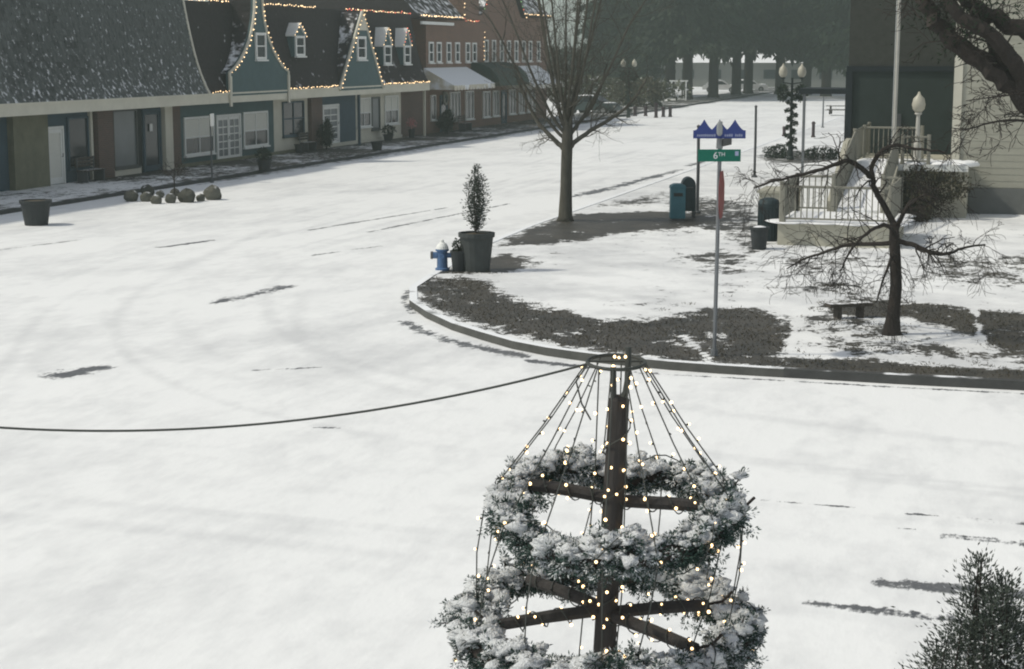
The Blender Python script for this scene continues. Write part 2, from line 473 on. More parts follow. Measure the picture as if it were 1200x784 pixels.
ys = [-4.]
while ys[-1] < 300: ys.append(ys[-1] + min(2.5, max(.12, ys[-1] ** 2 / 5600)))
ys = np.array(ys)
xs = np.concatenate([np.linspace(-75, -37, 30), np.arange(-36, 3, .11), np.linspace(3.2, 40, 25)])
ROAD_PATCH = [([(-14.7, 57.), (-14.2, 63.), (-13.8, 72.)], .32), ([(-15.2, 30.6), (-14.75, 33.1)], .26), ([(-14.0, 22.8), (-13.75, 23.5)], .26), ([(-13.9, 74), (-13.6, 84)], .18),
              ([(-20.9, 39.), (-20.4, 41.)], .12), ([(-10.75, 29.25), (-9.9, 28.2), (-9.3, 27.5), (-8.5, 27.0), (-7.7, 26.45)], .17), ([(-7.4, 26.05), (-6.3, 25.75)], .12),
              ([(-2.8, 18.5), (-1.9, 18.45), (-.6, 18.3), (.6, 18.2), (3, 18.1)], .05), ([(-.5, 17.55), (.8, 17.5), (3, 17.4)], .10), ([(-1.0, 17.75), (.5, 17.3)], .03),
              ([(-1.0, 15.75), (-.3, 15.78), (1.5, 15.7)], .11), ([(-1.6, 14.95), (-.7, 14.9), (1.2, 14.75)], .085), ([(-16.5, 38.5), (-15.6, 41)], .08), ([(-12.2, 33.6), (-11.6, 31.6), (-10.9, 30.3)], .10), ([(-11.4, 24), (-10.4, 24.6)], .05),
              ([(-19, 44), (-17.5, 52)], .08), ([(-17.2, 44), (-16.0, 54)], .07), ([(-25, 36), (-23.8, 40)], .08), ([(-9.0, 20.4), (-8.2, 20.6)], .05), ([(-6.2, 25.6), (-3, 25.5), (3, 25.5)], .06)]
def road_bare_shade(PX, PY):
    b = np.full(PX.shape, -.34)
    for pts, wd in ROAD_PATCH:
        d = dist_line(PX, PY, pts)
        b = np.maximum(b, .80 - .42 * d / wd)
    b += .10 * wave(PX, PY, 5, 1, 7)
    # worn lanes up the street, faint
    for x0, wd in ((-17.6, .5), (-19.4, .5), (-23.4, .5), (-25.2, .5)):
        xx = PX - x0 - .012 * (PY - 50)
        b = np.maximum(b, np.where((PY > 34), .02 - .3 * np.abs(xx) / wd, -1))
    # strip before the shops: cleared, with the buildings' shadow painted in as bare
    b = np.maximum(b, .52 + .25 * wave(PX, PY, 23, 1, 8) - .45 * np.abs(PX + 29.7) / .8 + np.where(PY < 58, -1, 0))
    # car park and street beyond
    b = np.where(PY > 150, np.maximum(b, -.05), b)
    return b
TRACKS = [[(-17.0, 120), (-17.4, 60), (-17.2, 40), (-15.5, 30), (-10.5, 23.2), (-2, 20.4), (8, 20)], [(-18.8, 120), (-19.2, 60), (-19.0, 40), (-17.2, 29), (-11.5, 21.6), (-2, 18.7), (8, 18.2)],
          [(-23.6, 120), (-23.8, 60), (-23.9, 30), (-24, 10)], [(-25.4, 120), (-25.6, 60), (-25.7, 30), (-25.8, 10)], [(-30, 19), (-12, 17.4), (8, 16.2)], [(-30, 17.2), (-12, 15.7), (8, 14.6)],
          [(-21, 120), (-21.5, 50), (-19, 32), (-14.5, 22), (-12, 12)], [(-22.6, 60), (-21, 33), (-16.5, 22), (-14, 12)]]
_q = np.random.default_rng(90)
FINE = []
def chaikin(P, n=3):
    for _ in range(n):
        Q = [P[0]]
        for (a, b), (c, d) in zip(P[:-1], P[1:]): Q += [(a * .75 + c * .25, b * .75 + d * .25), (a * .25 + c * .75, b * .25 + d * .75)]
        P = Q + [P[-1]]
    return P
for ln in TRACKS:           # each pass of a car leaves a pair of thin, slightly wandering lines
    for _k in range(3):
        o1, o2 = _q.normal() * .9, _q.normal() * .9
        FINE.append((chaikin([(x + o1, y + o2) for x, y in ln]), .09 + .10 * _q.random(), .18 + .24 * _q.random(), _q.random() * 6))
def road_worn(PX, PY):
    w = np.zeros(PX.shape)
    for i, (ln, wd, amp, ph) in enumerate(FINE):
        d = dist_line(PX + .3 * np.sin(PY * .22 + ph), PY + .2 * np.sin(PX * .3 + ph), ln)
        w = np.maximum(w, (1 - sstep(d, wd * .3, wd * 1.6)) * amp * (.6 + .5 * np.sin(PX * .5 + PY * .37 + ph)))
    w += .28 * wave(PX, PY, 33, 1, 9) * sstep(PY, 18, 26) + .16 * wave(PX, PY * .6, 34, 1, 1.5) * sstep(PY, 18, 26)
    return w
sheet('road', xs, ys, lambda X, Y: wave(X, Y, 2, .006, 3.), road_bare_shade, M['road_snow'], wornfun=road_worn)

# corner pavement
PAVE_BARE_SHADE = [([(-13.0, 44.6), (-13.0, 47.4), (-12.9, 49.6), (-12.1, 50.4), (-10.8, 51.3), (-8.8, 50.8), (-7.8, 48.6), (-8.9, 46.2), (-10.2, 44.5), (-10.6, 42.6), (-11.4, 41.0), (-12.5, 40.7)], 1.15),  # bare ground round the street tree, with the tree's shadow painted in
             ([(-12.3, 35.2), (-10.9, 35.3), (-10.4, 36.5), (-10.9, 38.5), (-11.7, 39.4), (-12.3, 38)], 1.1),  # by the big planter: its cast shadow, painted in as bare ground
             ([(-12.0, 32.7), (-12.2, 34.1), (-11.6, 34.9), (-10.7, 34.4), (-9.9, 32.9), (-9.3, 31.9), (-8.5, 31.2), (-7.2, 29.9), (-6.4, 29.9), (-6.1, 30.6), (-5.5, 31.9), (-4.7, 32.1), (-3.8, 30.7), (-3.5, 29.6),
               (-3.4, 27.2), (-3.3, 25.9), (-4.3, 25.9), (-5.2, 26.0), (-6.1, 26.4), (-7.4, 27.1), (-8.2, 27.7), (-9.6, 29.0), (-10.7, 30.3)], 1.12),
             ([(-11.1, 55.1), (-10.0, 57.2), (-7.9, 54.4), (-5.8, 42.4), (-6.0, 40.4), (-6.7, 42.1), (-7.8, 46.1), (-9.3, 47.6)], .68),
             ([(-7.8, 40.0), (-6.8, 42.0), (-5.9, 39.9), (-5.4, 37.2), (-6.3, 36.7)], .62),
             ([(-3.8, 33.0), (-3.0, 34.1), (-1.8, 33.8), (-.7, 33.1), (3, 32.6), (3, 27.2), (.2, 27.4), (-.3, 28.7), (-1.2, 30.7), (-2.0, 31.5), (-3.2, 31.3)], 1.05),
             ([(-3.5, 26.95), (-2.4, 27.05), (-1.1, 26.95), (.2, 26.8), (3, 26.7), (3, 25.5), (-3.5, 25.5)], 1.35),
             ([(-2.5, 41.5), (3, 44.2), (3, 36.8), (-2.2, 36.7)], .50), ([(-4.5, 36.5), (-2.5, 36.5), (-2.5, 33.8), (-4.5, 34.4)], .45), ([(-6, 40.3), (-2.6, 41.5), (-2.2, 38.5), (-4.5, 37)], .40),
             ([(-11.8, 79.5), (-11.9, 85.2), (-10.2, 85.5), (-8.3, 82.5), (-7.5, 78.2), (-9.1, 75.3), (-10.9, 76.0)], .75),
             ([(-3.4, 27.3), (-3.7, 31.1), (-3.0, 32.4), (-1.9, 31.2), (-.6, 28.8), (0, 27.4)], .40),
             ([(-13, 52), (-12, 60), (-11.2, 58), (-11, 53)], .45)]
PAVE_SNOWED = [[(-5.6, 27.6), (-5.1, 29.2), (-4.5, 29.0), (-4.4, 27.8), (-5.1, 27.0)], [(-7.9, 28.3), (-7.2, 28.9), (-6.9, 28.3), (-7.4, 27.7)]]
def pave_bare_shade(PX, PY):
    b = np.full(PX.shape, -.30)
    for poly, k in PAVE_BARE_SHADE:
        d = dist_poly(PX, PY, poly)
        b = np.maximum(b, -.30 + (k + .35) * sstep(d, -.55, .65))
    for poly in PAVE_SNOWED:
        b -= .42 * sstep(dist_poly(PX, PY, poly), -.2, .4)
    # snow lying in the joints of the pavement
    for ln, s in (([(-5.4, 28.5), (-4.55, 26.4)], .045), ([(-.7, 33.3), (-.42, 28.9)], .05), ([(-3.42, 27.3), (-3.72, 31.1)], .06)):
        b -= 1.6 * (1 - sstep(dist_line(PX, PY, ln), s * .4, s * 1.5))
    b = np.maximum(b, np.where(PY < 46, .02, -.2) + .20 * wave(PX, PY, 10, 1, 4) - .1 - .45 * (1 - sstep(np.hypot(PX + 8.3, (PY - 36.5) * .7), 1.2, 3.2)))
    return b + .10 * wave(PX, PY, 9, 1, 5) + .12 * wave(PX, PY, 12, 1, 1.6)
pys = [25.5]
while pys[-1] < 300: pys.append(pys[-1] + min(3, max(.10, pys[-1] ** 2 / 6000)))
pxs = np.concatenate([np.arange(-13.3, 3, .09), np.linspace(3.2, 60, 25)])
pave = sheet('pavement', pxs, np.array(pys), lambda X, Y: GZ + wave(X, Y, 3, .008, 2.2) * sstep(dist_poly(X, Y, PAVE_POLY), .05, 1.), pave_bare_shade, M['pave_snow'], wornfun=lambda X, Y: .32 + .45 * wave(X, Y, 44, 1, 5) + .25 * wave(X, Y, 45, 1, 1.4),
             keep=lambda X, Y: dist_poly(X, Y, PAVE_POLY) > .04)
def strip(mb, line, w, z0, z1):
    "kerb: the line is its road edge, w metres wide towards the pavement (left-hand side of travel)"
    pts = [np.array(p, float) for p in line]; inner = []
    for i, p in enumerate(pts):
        d = pts[min(i + 1, len(pts) - 1)] - pts[max(i - 1, 0)]; d /= np.linalg.norm(d)
        inner.append(p + w * np.array([-d[1], d[0]]))
    for i in range(len(pts) - 1):
        a, b, c, d = pts[i], pts[i + 1], inner[i + 1], inner[i]
        v = [(*a, z0), (*b, z0), (*c, z0), (*d, z0), (*a, z1), (*b, z1), (*c, z1), (*d, z1)]
        mb.add(v, [(0, 3, 2, 1), (4, 5, 6, 7), (0, 1, 5, 4), (2, 3, 7, 6)])
_q = np.random.default_rng(17); _p = np.stack([-12.4 + 12.6 * _q.random(60000), 25.9 + 10 * _q.random(60000)], 1)
_b = pave_bare_shade(_p[:, 0], _p[:, 1]) + .5 * wave(_p[:, 0], _p[:, 1], 51, 1, .8)
_p = _p[(_b > .5) & (dist_poly(_p[:, 0], _p[:, 1], PAVE_POLY) > .25)][:9000]
gm = MB(); gm.blades(np.concatenate([_p, np.full((len(_p), 1), GZ - .01)], 1), _q.normal(size=(len(_p), 3)) * np.array([.7, .7, .1]) + np.array([0, 0, .6]), .035 + .05 * _q.random(len(_p)), .014, _q)
gmo = gm.build('dead_grass', M['straw']); stuff(gmo); gmo['label'] = 'short dead grass showing through the thin snow on the corner'; gmo['category'] = 'grass'
k = MB(); strip(k, KERB[:5], .16, -.02, GZ + .016)
struct(k.build('kerb', M['kerb']))
k = MB(); strip(k, KERB[4:17], .16, -.02, GZ + .0165)
struct(k.build('kerb', M['kerbmid']))
k = MB(); strip(k, KERB[16:], .16, -.02, GZ + .017)
struct(k.build('kerb', M['kerbwet']))
# pavement in front of the shops: bare, with the buildings' shade painted in
def shop_bare_shade(PX, PY):
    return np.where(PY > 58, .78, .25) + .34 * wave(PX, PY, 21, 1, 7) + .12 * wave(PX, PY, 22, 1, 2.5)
sheet('shop_pavement', np.arange(-34.2, -29.95, .2), np.arange(40, 260, .5), lambda X, Y: .12 + wave(X, Y, 8, .006, 3), shop_bare_shade, M['pave_snow'])
k = MB(); strip(k, [(-29.9, 40), (-29.9, 260)], .16, -.02, .135)
struct(k.build('kerb', M['kerbwet']))

# ---------------------------------------------------------------- the row of shops (facade plane X = FX, eaves at X = EX)
FX, EX = -34.0, -33.0
EZ0, EZ1, RZ = 2.76, 3.20, 7.1
def mansard_x(z):
    t = (z - EZ1) / (RZ - EZ1)
    return EX - .50 * (1 - math.exp(-3.2 * t)) - .62 * t

def light_string(parent, pts, spacing=.22, r=.028, mats=('bulbfar',), jitter=.02, wire=True, name='light_string', dens=1.0):
    "a cord along pts with its bulbs as one sub-part per colour"
    P = [np.array(p, float) for p in pts]
    seg = [np.linalg.norm(b - a) for a, b in zip(P[:-1], P[1:])]
    tot = sum(seg)
    w = MB(); w.tube(P, .008, 3)
    root = w.build(name, M['wire'], parent)
    mbs = {m: MB() for m in mats}
    s = spacing * .5
    while s < tot:
        q = s; i = 0
        while i < len(seg) - 1 and q > seg[i]: q -= seg[i]; i += 1
        p = P[i] + (P[i + 1] - P[i]) * (q / max(seg[i], 1e-6)) + rng.normal(size=3) * jitter
        m = mats[int(rng.random() * len(mats))]
        if rng.random() < dens:
            rr = r * (.65 + .35 * rng.random())
            mbs[m].lathe([(rr * .3, p[2] - rr), (rr, p[2] - rr * .3), (rr, p[2] + rr * .4), (rr * .3, p[2] + rr)], p[0], p[1], 6)
        s += spacing * (.8 + .4 * rng.random())
    for m, b in mbs.items():
        if b.n: stuff(b.build('bulbs', M[m], root))
    return root

def window(parent, y0, y1, z0, z1, X=FX, cols=2, rows=2, frame='white', glass='glass', blind=0., fw=.09, split=None, name='window'):
    "window facing +X: frame as the part, each pane, blind and sill below it"
    f = MB()
    xo = X + .07
    f.box(X - .02, xo, y0, y0 + fw, z0, z1); f.box(X - .02, xo, y1 - fw, y1, z0, z1)
    f.box(X - .02, xo, y0 + fw, y1 - fw, z1 - fw, z1); f.box(X - .02, xo, y0 + fw, y1 - fw, z0, z0 + fw)
    ys_ = np.linspace(y0 + fw, y1 - fw, cols + 1); zs_ = np.linspace(z0 + fw, z1 - fw, rows + 1)
    if split: zs_ = [z0 + fw] + [z0 + fw + (z1 - z0 - 2 * fw) * s for s in split] + [z1 - fw]
    mw = .028
    for a in ys_[1:-1]: f.box(X, xo - .015, a - mw, a + mw, z0 + fw, z1 - fw)
    for b in list(zs_)[1:-1]: f.box(X, xo - .012, y0 + fw, y1 - fw, b - mw, b + mw)
    root = f.build(name, M[frame], parent)
    for i in range(len(ys_) - 1):
        for j in range(len(zs_) - 1):
            bx('pane', M[glass], root, X + .004, X + .016, ys_[i] + .002, ys_[i + 1] - .002, zs_[j] + .002, zs_[j + 1] - .002)
    if blind > 0:
        zb = z1 - fw - (z1 - z0 - 2 * fw) * blind
        bx('blind', M['blind'], root, X + .020, X + .032, y0 + fw + .01, y1 - fw - .01, zb, z1 - fw - .01)
    bx('sill', M[frame], root, X, X + .14, y0 - .05, y1 + .05, z0 - .07, z0 - .003)
    return root

def door(parent, y0, y1, z0, z1, X=FX, frame='white', leaf='white', cols=2, rows=5, glass='greyglass', leaves=1):
    f = MB(); xo = X + .08; fw = .10
    f.box(X - .02, xo, y0, y0 + fw, z0, z1); f.box(X - .02, xo, y1 - fw, y1, z0, z1); f.box(X - .02, xo, y0 + fw, y1 - fw, z1 - fw, z1)
    root = f.build('door', M[frame], parent)
    e = np.linspace(y0 + fw, y1 - fw, leaves + 1)
    for a, b in zip(e[:-1], e[1:]):
        l = MB(); w = .11; zb = z0 + .25
        l.box(X, X + .05, a + .01, a + w, z0 + .02, z1 - fw - .01); l.box(X, X + .05, b - w, b - .01, z0 + .02, z1 - fw - .01)
        l.box(X, X + .05, a + w, b - w, z0 + .02, zb); l.box(X, X + .05, a + w, b - w, z1 - fw - .14, z1 - fw - .01)
        yy = np.linspace(a + w, b - w, cols + 1); zz = np.linspace(zb, z1 - fw - .14, rows + 1)
        for q in yy[1:-1]: l.box(X + .01, X + .046, q - .025, q + .025, zb, z1 - fw - .14)
        for q in zz[1:-1]: l.box(X + .01, X + .043, a + w, b - w, q - .025, q + .025)
        l.build('door_leaf', M[leaf], root)
        for i in range(cols):
            for j in range(rows):
                bx('pane', M[glass], root, X + .004, X + .018, yy[i] + .002, yy[i + 1] - .002, zz[j] + .002, zz[j + 1] - .002)
        h = MB(); h.tube([(X + .05, b - .06, z0 + 1.0), (X + .10, b - .06, z0 + 1.0), (X + .10, b - .06, z0 + 1.12)], .015, 5)
        h.build('handle', M['metal'], root)
    return root

def roof_sheet(parent, y0, y1, m, name='roof', back=True, top=RZ):
    zs = np.linspace(EZ1 + .004, top, 12)
    poly = [(mansard_x(z), z) for z in zs] + [(-44., top + .05), (-44., EZ1 + .01)]
    mb = MB(); mb.prism(poly, y0, y1, 'y')
    return mb.build(name, M[m], parent)

def fascia(parent, y0, y1, scallop=False):
    f = MB(); f.box(EX - .14, EX + .03, y0, y1, EZ0, EZ1)
    f.box(EX - .20, EX + .07, y0, y1, EZ1 - .07, EZ1 + .003)
    o = f.build('fascia', M['fascia'], parent)
    if scallop:
        n = int((y1 - y0) / .22)
        s = MB()
        for i in range(n):
            a = y0 + .05 + i * .22
            s.prism([(a, EZ0 + .22), (a + .2, EZ0 + .22), (a + .2, EZ0 + .10), (a + .1, EZ0 + .02), (a, EZ0 + .10)], EX + .032, EX + .05, 'x')
        stuff(s.build('scalloped_trim', M['cream'], o))
    bx('soffit', M['fascia'], parent, FX + .02, EX - .145, y0, y1, EZ0 + .04, EZ0 + .10)
    return o

def cill_plants(): pass

# --- shop with the shingled mansard
B1 = thing('shingled_shop', 'long low shop under a snow-flecked grey shingle mansard roof, at the left', 'building', (FX, 56, 0))
Y0, Y1 = 40.0, 64.55
bx('wall', M['navy'], B1, -44, FX, Y0, 58.30, 0, EZ0 + .2)
bx('wall', M['dark'], B1, -44, FX, 58.304, Y1, 0, EZ0 + .2)
bx('base_course', M['cream'], B1, FX + .003, FX + .10, 59.7, 61.9, .12, .40)
bx('brick_pillar', M['brick'], B1, FX + .003, FX + .26, 58.35, 59.5, .1, EZ0 + .04)
bx('pilaster', M['cream'], B1, FX + .003, FX + .2, 63.85, 64.5, .1, EZ0 + .04)
bx('pilaster', M['olive'], B1, FX + .003, FX + .25, 52.6, 54.85, .1, EZ0 + .04)
bx('post', M['cream'], B1, FX + .003, FX + .12, 58.05, 58.2, .1, EZ0 + .04)
door(B1, 55.0, 56.2, .12, 2.24, cols=1, rows=1, glass='blind')
window(B1, 56.5, 58.0, .62, 2.55, cols=1, rows=1, frame='navy', glass='glass')
window(B1, 59.85, 61.75, .42, 2.68, cols=1, rows=1, frame='plinth', glass='greyglass', fw=.06)
door(B1, 62.2, 63.72, .12, 2.66, frame='navy', leaf='navy', cols=1, rows=1, glass='glass')
bx('notice', M['white'], B1, FX + .06, FX + .075, 62.75, 62.98, 1.75, 2.05)
fascia(B1, Y0, 66.28)
r1 = roof_sheet(B1, Y0, 66.25, 'shingle', top=7.9)
# shingles: courses of overlapping tiles, each a little uneven
SH = []
zc = EZ1 + .01; course = 0
while zc < 7.75:
    y = 51.6 + (.15 if course % 2 else 0)
    while y < 66.15:
        wv = .24 + .12 * rng.random()
        SH.append((zc, y, min(wv, 66.22 - y), rng.random()))
        y += wv + .012
    zc += .235; course += 1
def shingle_verts(z, y, wv, q):
    h = .30; d0 = .020 + .030 * q
    xb = mansard_x(z) + d0 + .015; xt = mansard_x(z + h) + .006
    dz = -.05 * q
    return [(xb, y, z + dz), (xb, y + wv, z + dz), (xt, y + wv, z + h), (xt, y, z + h), (xb - .03, y, z + dz), (xb - .03, y + wv, z + dz), (xt - .03, y + wv, z + h), (xt - .03, y, z + h)]
SHF = [(0, 1, 2, 3), (5, 4, 7, 6), (0, 4, 5, 1), (1, 5, 6, 2), (3, 7, 4, 0)]
order = sorted(range(len(SH)), key=lambda i: SH[i][1] * 1.0 + abs(SH[i][0] - 4.6) * 1.5)
near = set(order[:300]); rest = MB()
for i, s in enumerate(SH):
    if i in near:
        b = MB(); b.add(shingle_verts(*s), SHF); b.build('shingle', M['shingle'], r1)
    else: rest.add(shingle_verts(*s), SHF)
stuff(rest.build('shingles', M['shingle'], r1))
vg = MB(); vg.tube([(mansard_x(z) + .03, 66.25, z) for z in np.linspace(EZ1, 7.9, 12)], .07, 6)
vg.build('verge_board', M['cream'], B1)

def gable_panel(parent, poly, m='teal', x0=EX - .12, x1=EX + .05):
    mb = MB(); mb.prism(poly, x0, x1, 'x'); return mb.build('gable', M[m], parent)
def gable_side(parent, poly, m='roofbrown'):
    "roof that runs back from the gable edge to the mansard"
    mb = MB()
    n = len(poly)
    for i in range(n - 1):
        (ya, za), (yb, zb) = poly[i], poly[i + 1]
        xa = min(mansard_x(min(za, RZ)), EX - .13) - .05; xb = min(mansard_x(min(zb, RZ)), EX - .13) - .05
        if za > RZ or zb > RZ: xa = xb = -35.2
        mb.add([(EX - .122, ya, za - .02), (EX - .122, yb, zb - .02), (xb, yb, zb - .02), (xa, ya, za - .02)], [(0, 1, 2, 3)])
    return mb.build('gable_roof', M[m], parent)

def dormer(parent, y0, y1, z0, z1, zp, lights=True, reds=False):
    xf = mansard_x(z0) + .16
    yc = (y0 + y1) / 2
    mb = MB(); mb.prism([(y0, z0), (y1, z0), (y1, z1), (yc, zp - .06), (y0, z1)], mansard_x(z1) - .5, xf, 'x')
    root = mb.build('dormer', M['teal'], parent)
    rf = MB(); t = .05; o = .09
    for sgn, a in ((-1, y0 - o), (1, y1 + o)):
        zlo = z1 - o * (zp - z1) / ((y1 - y0) / 2)
        rf.prism([(a, zlo), (yc, zp), (yc, zp + t * 1.6), (a, zlo + t * 1.6)] if sgn > 0 else [(a, zlo), (a, zlo + t * 1.6), (yc, zp + t * 1.6), (yc, zp)], mansard_x(zp) - .5, xf + .07, 'x')
    rf.build('dormer_roof', M['white'], root)
    window(root, y0 + .08, y1 - .08, z0 + .03, z1 - .04, X=xf + .004, cols=1, rows=2, fw=.11)
    if lights:
        light_string(root, [(xf + .10, y0 - .12, z1 - .1), (xf + .10, yc, zp + .1), (xf + .10, y1 + .12, z1 - .1)], .24, .03, ('bulbfar', 'bulbfar', 'bulbred') if reds else ('bulbfar',))
    return root

# --- teal shop with the bell-shaped gable
B2 = thing('teal_shop', 'teal shop with a tall bell-curved gable outlined in lights and white french doors', 'building', (FX, 71, 0))
bx('wall', M['teal'], B2, -44, FX, 65.55, 74.98, 0, EZ0 + .2)
bx('brick_wall', M['brick'], B2, -43.9, FX + .012, 64.553, 65.547, 0, EZ0 + .2)
bx('cream_wall', M['cream'], B2, -43.9, FX + .012, 74.983, 79.06, 0, EZ0 + .2)
bx('base_course', M['olive'], B2, FX + .015, FX + .14, 65.2, 79.0, .1, .26)
window(B2, 65.8, 68.6, .57, 2.2, cols=2, split=(.46,), blind=.52)
door(B2, 68.83, 71.3, .12, 2.2, leaves=2, cols=2, rows=5)
window(B2, 71.6, 74.25, .62, 2.23, cols=2, split=(.46,), blind=.52)
window(B2, 75.95, 78.5, .92, 2.58, X=FX + .016, cols=2, split=(.5,), frame='navy', fw=.07)
fascia(B2, 66.284, 80.6, False)
roof_sheet(B2, 66.32, 80.6, 'roofbrown')
bell = [(68.2, 3.05), (68.2, 4.05)]
for t in np.linspace(0, 1, 9)[1:]:
    bell.append((68.2 + 2.72 * (1 - (1 - t) ** 1.9), 4.05 + 3.2 * t ** 1.25))
bell += [(70.95, 7.6), (71.1, 8.2)]
right = [(142.62 - a, b) for a, b in bell][::-1]
right = [(a, b) for a, b in right]
bellpoly = bell + [(71.31, 8.55)] + right
gp = gable_panel(B2, [(a, b) for a, b in bellpoly][::-1])
gable_side(B2, bell[1:] + [(71.31, 8.55)] + right[:-1])
for side in (bell, right):
    t = MB(); t.tube([(EX + .06, a, b) for a, b in side], .075, 6); t.build('gable_trim', M['cream'], B2)
bx('gable_foot', M['cream'], B2, EX + .055, EX + .12, 68.12, 68.32, 2.6, 3.9)
bx('gable_foot', M['cream'], B2, EX + .055, EX + .12, 74.30, 74.50, 2.6, 3.9)
window(B2, 70.85, 71.95, 4.6, 5.8, X=EX + .055, cols=1, rows=2, fw=.12)
light_string(B2, [(EX + .16, a, b) for a, b in bell[1:]], .26, .032)
light_string(B2, [(EX + .16, a, b) for a, b in right[:-1]], .26, .032)
light_string(B2, [(EX + .10, 66.4, EZ1 + .06), (EX + .10, 68.1, EZ1 + .06)], .22, .03)
light_string(B2, [(EX + .10, 74.55, EZ1 + .06), (EX + .10, 80.5, EZ1 + .06)], .22, .03)
light_string(B2, [(mansard_x(RZ) + .05, 66.4, RZ + .06), (mansard_x(RZ) + .05, 70.8, RZ + .06)], .24, .032)
light_string(B2, [(mansard_x(RZ) + .05, 71.9, RZ + .06), (mansard_x(RZ) + .05, 80.5, RZ + .06)], .24, .032)
dormer(B2, 76.3, 77.55, 4.72, 5.75, 6.25)

# --- third shop with the straight gable and two dormers
B3 = thing('narrow_gabled_shop', 'dark-roofed shop with a straight pointed gable and two small dormers strung with lights', 'building', (FX, 87, 0))
bx('wall', M['navy'], B3, -44, FX, 79.064, 85.5, 0, EZ0 + .2)
bx('cream_wall', M['cream'], B3, -43.9, FX + .012, 85.503, 92.45, 0, EZ0 + .2)
bx('brick_wall', M['brick'], B3, -44, FX, 92.453, 96.9, 0, EZ0 + .2)
bx('base_course', M['cream'], B3, FX + .015, FX + .10, 80.6, 92.4, .1, .30)
bx('brick_pillar', M['brick'], B3, FX + .003, FX + .2, 79.1, 80.5, .1, EZ0 + .04)
door(B3, 80.85, 83.05, .28, 2.3, cols=2, rows=5)
window(B3, 85.6, 87.6, .95, 2.52, X=FX + .016, cols=2, split=(.48,), blind=.5)
window(B3, 87.75, 89.0, .75, 2.52, X=FX + .016, cols=1, rows=1, frame='plinth', glass='greyglass')
window(B3, 89.75, 91.9, .95, 2.55, X=FX + .016, cols=2, split=(.48,), blind=.5)
bx('porch_post', M['navy'], B3, EX - .3, EX - .18, 84.0, 84.12, .1, EZ0 + .04)
bx('porch_post', M['cream'], B3, EX - .3, EX - .18, 94.3, 94.42, .1, EZ0 + .04)
fascia(B3, 80.604, 94.57)
roof_sheet(B3, 80.604, 94.5, 'roofbrown')
tri = [(80.7, 3.05), (83.95, 7.0), (86.85, 3.05)]
gable_panel(B3, [(80.75, 3.02), (86.8, 3.02), (83.95, 6.9)])
gable_side(B3, tri)
for a, b in ((tri[0], tri[1]), (tri[1], tri[2])):
    t = MB(); t.tube([(EX + .06, a[0], a[1]), (EX + .06, b[0], b[1])], .085, 5); t.build('gable_trim', M['cream'], B3)
    light_string(B3, [(EX + .17, a[0], a[1]), (EX + .17, b[0], b[1])], .3, .035)
pk = MB(); pk.prism([(83.35, 6.05), (84.5, 6.05), (83.95, 6.85)], EX + .055, EX + .10, 'x'); pk.build('gable_peak', M['cream'], B3)
window(B3, 83.1, 84.35, 4.55, 5.75, X=EX + .055, cols=1, rows=2, fw=.14)
dormer(B3, 87.85, 89.1, 4.25, 5.35, 6.2)
dormer(B3, 91.0, 92.2, 4.25, 5.35, 6.2, reds=True)
light_string(B3, [(EX + .10, 86.9, EZ1 + .06), (EX + .10, 94.5, EZ1 + .06)], .25, .034)
light_string(B3, [(mansard_x(RZ) + .05, 84.3, RZ + .06), (mansard_x(RZ) + .05, 94.4, RZ + .06)], .27, .034, ('bulbfar', 'bulbred', 'bulbfar'))

def awning(parent, y0, y1, zt, zb, out, m, side=True):
    mb = MB()
    n = max(6, int((y1 - y0) / .55))
    for i in range(n):   # slightly sagging panels between the ribs
        a = y0 + (y1 - y0) * i / n; b = y0 + (y1 - y0) * (i + 1) / n; c = (a + b) / 2
        P = lambda y, t, s=0: (FX + .02 + out * t, y, zt + (zb - zt) * t - s)
        for p, q, s1, s2 in ((a, c, 0, .03), (c, b, .03, 0)):
            mb.add([P(p, 0), P(q, 0), P(q, 1, s2), P(p, 1, s1)], [(0, 1, 2, 3)])
        v0 = (FX + .02 + out, a, zb); 
        mb.add([(FX + .02 + out, a, zb), (FX + .02 + out, b, zb), (FX + .02 + out, b - .04, zb - .26), (FX + .02 + out, c, zb - .31), (FX + .02 + out, a + .04, zb - .26)], [(0, 1, 2, 3, 4)])
    if side:
        for y in (y0, y1):
            mb.add([(FX + .02, y, zt), (FX + .02 + out, y, zb), (FX + .02 + out, y, zb - .25), (FX + .02, y, zb - .25)], [(0, 1, 2, 3)])
    return mb.build('awning', M[m], parent)

# --- brick shop with the pale awning
B4 = thing('brick_shop', 'two-storey brown brick shop with a wide pale awning and a wreath', 'building', (FX, 101, 0))
bx('wall', M['redbrick'], B4, -46, FX, 96.904, 107.2, 0, 7.0)
bx('wall', M['redbrick'], B4, -46, FX - 1.3, 94.55, 96.90, 3.3, 7.0)
rf = MB(); rf.prism([(FX + .25, 6.9), (FX + .25, 7.0), (FX - 2.2, 9.6), (-46, 9.6), (-46, 6.9)], 95.0, 103.6, 'y'); rf.build('roof', M['roofbrown'], B4)
bx('gutter', M['white'], B4, FX + .255, FX + .40, 95.2, 101.0, 6.55, 6.72)
bx('dormer_block', M['redbrick'], B4, FX - 1.0, FX + .1, 103.7, 107.0, 6.9, 9.3)
for a in (97.3, 98.75, 100.6, 102.3, 104.4, 105.8):
    window(B4, a, a + .85, 4.32, 5.55, cols=1, rows=2, fw=.10)
awning(B4, 96.4, 104.6, 4.02, 3.0, 1.9, 'awning')
window(B4, 97.6, 98.5, .9, 2.4, cols=1, rows=1, fw=.07)
door(B4, 99.3, 100.7, .12, 2.35, frame='navy', leaf='navy', cols=1, rows=1, glass='glass')
window(B4, 101.2, 103.2, .7, 2.5, cols=3, rows=1, fw=.07)
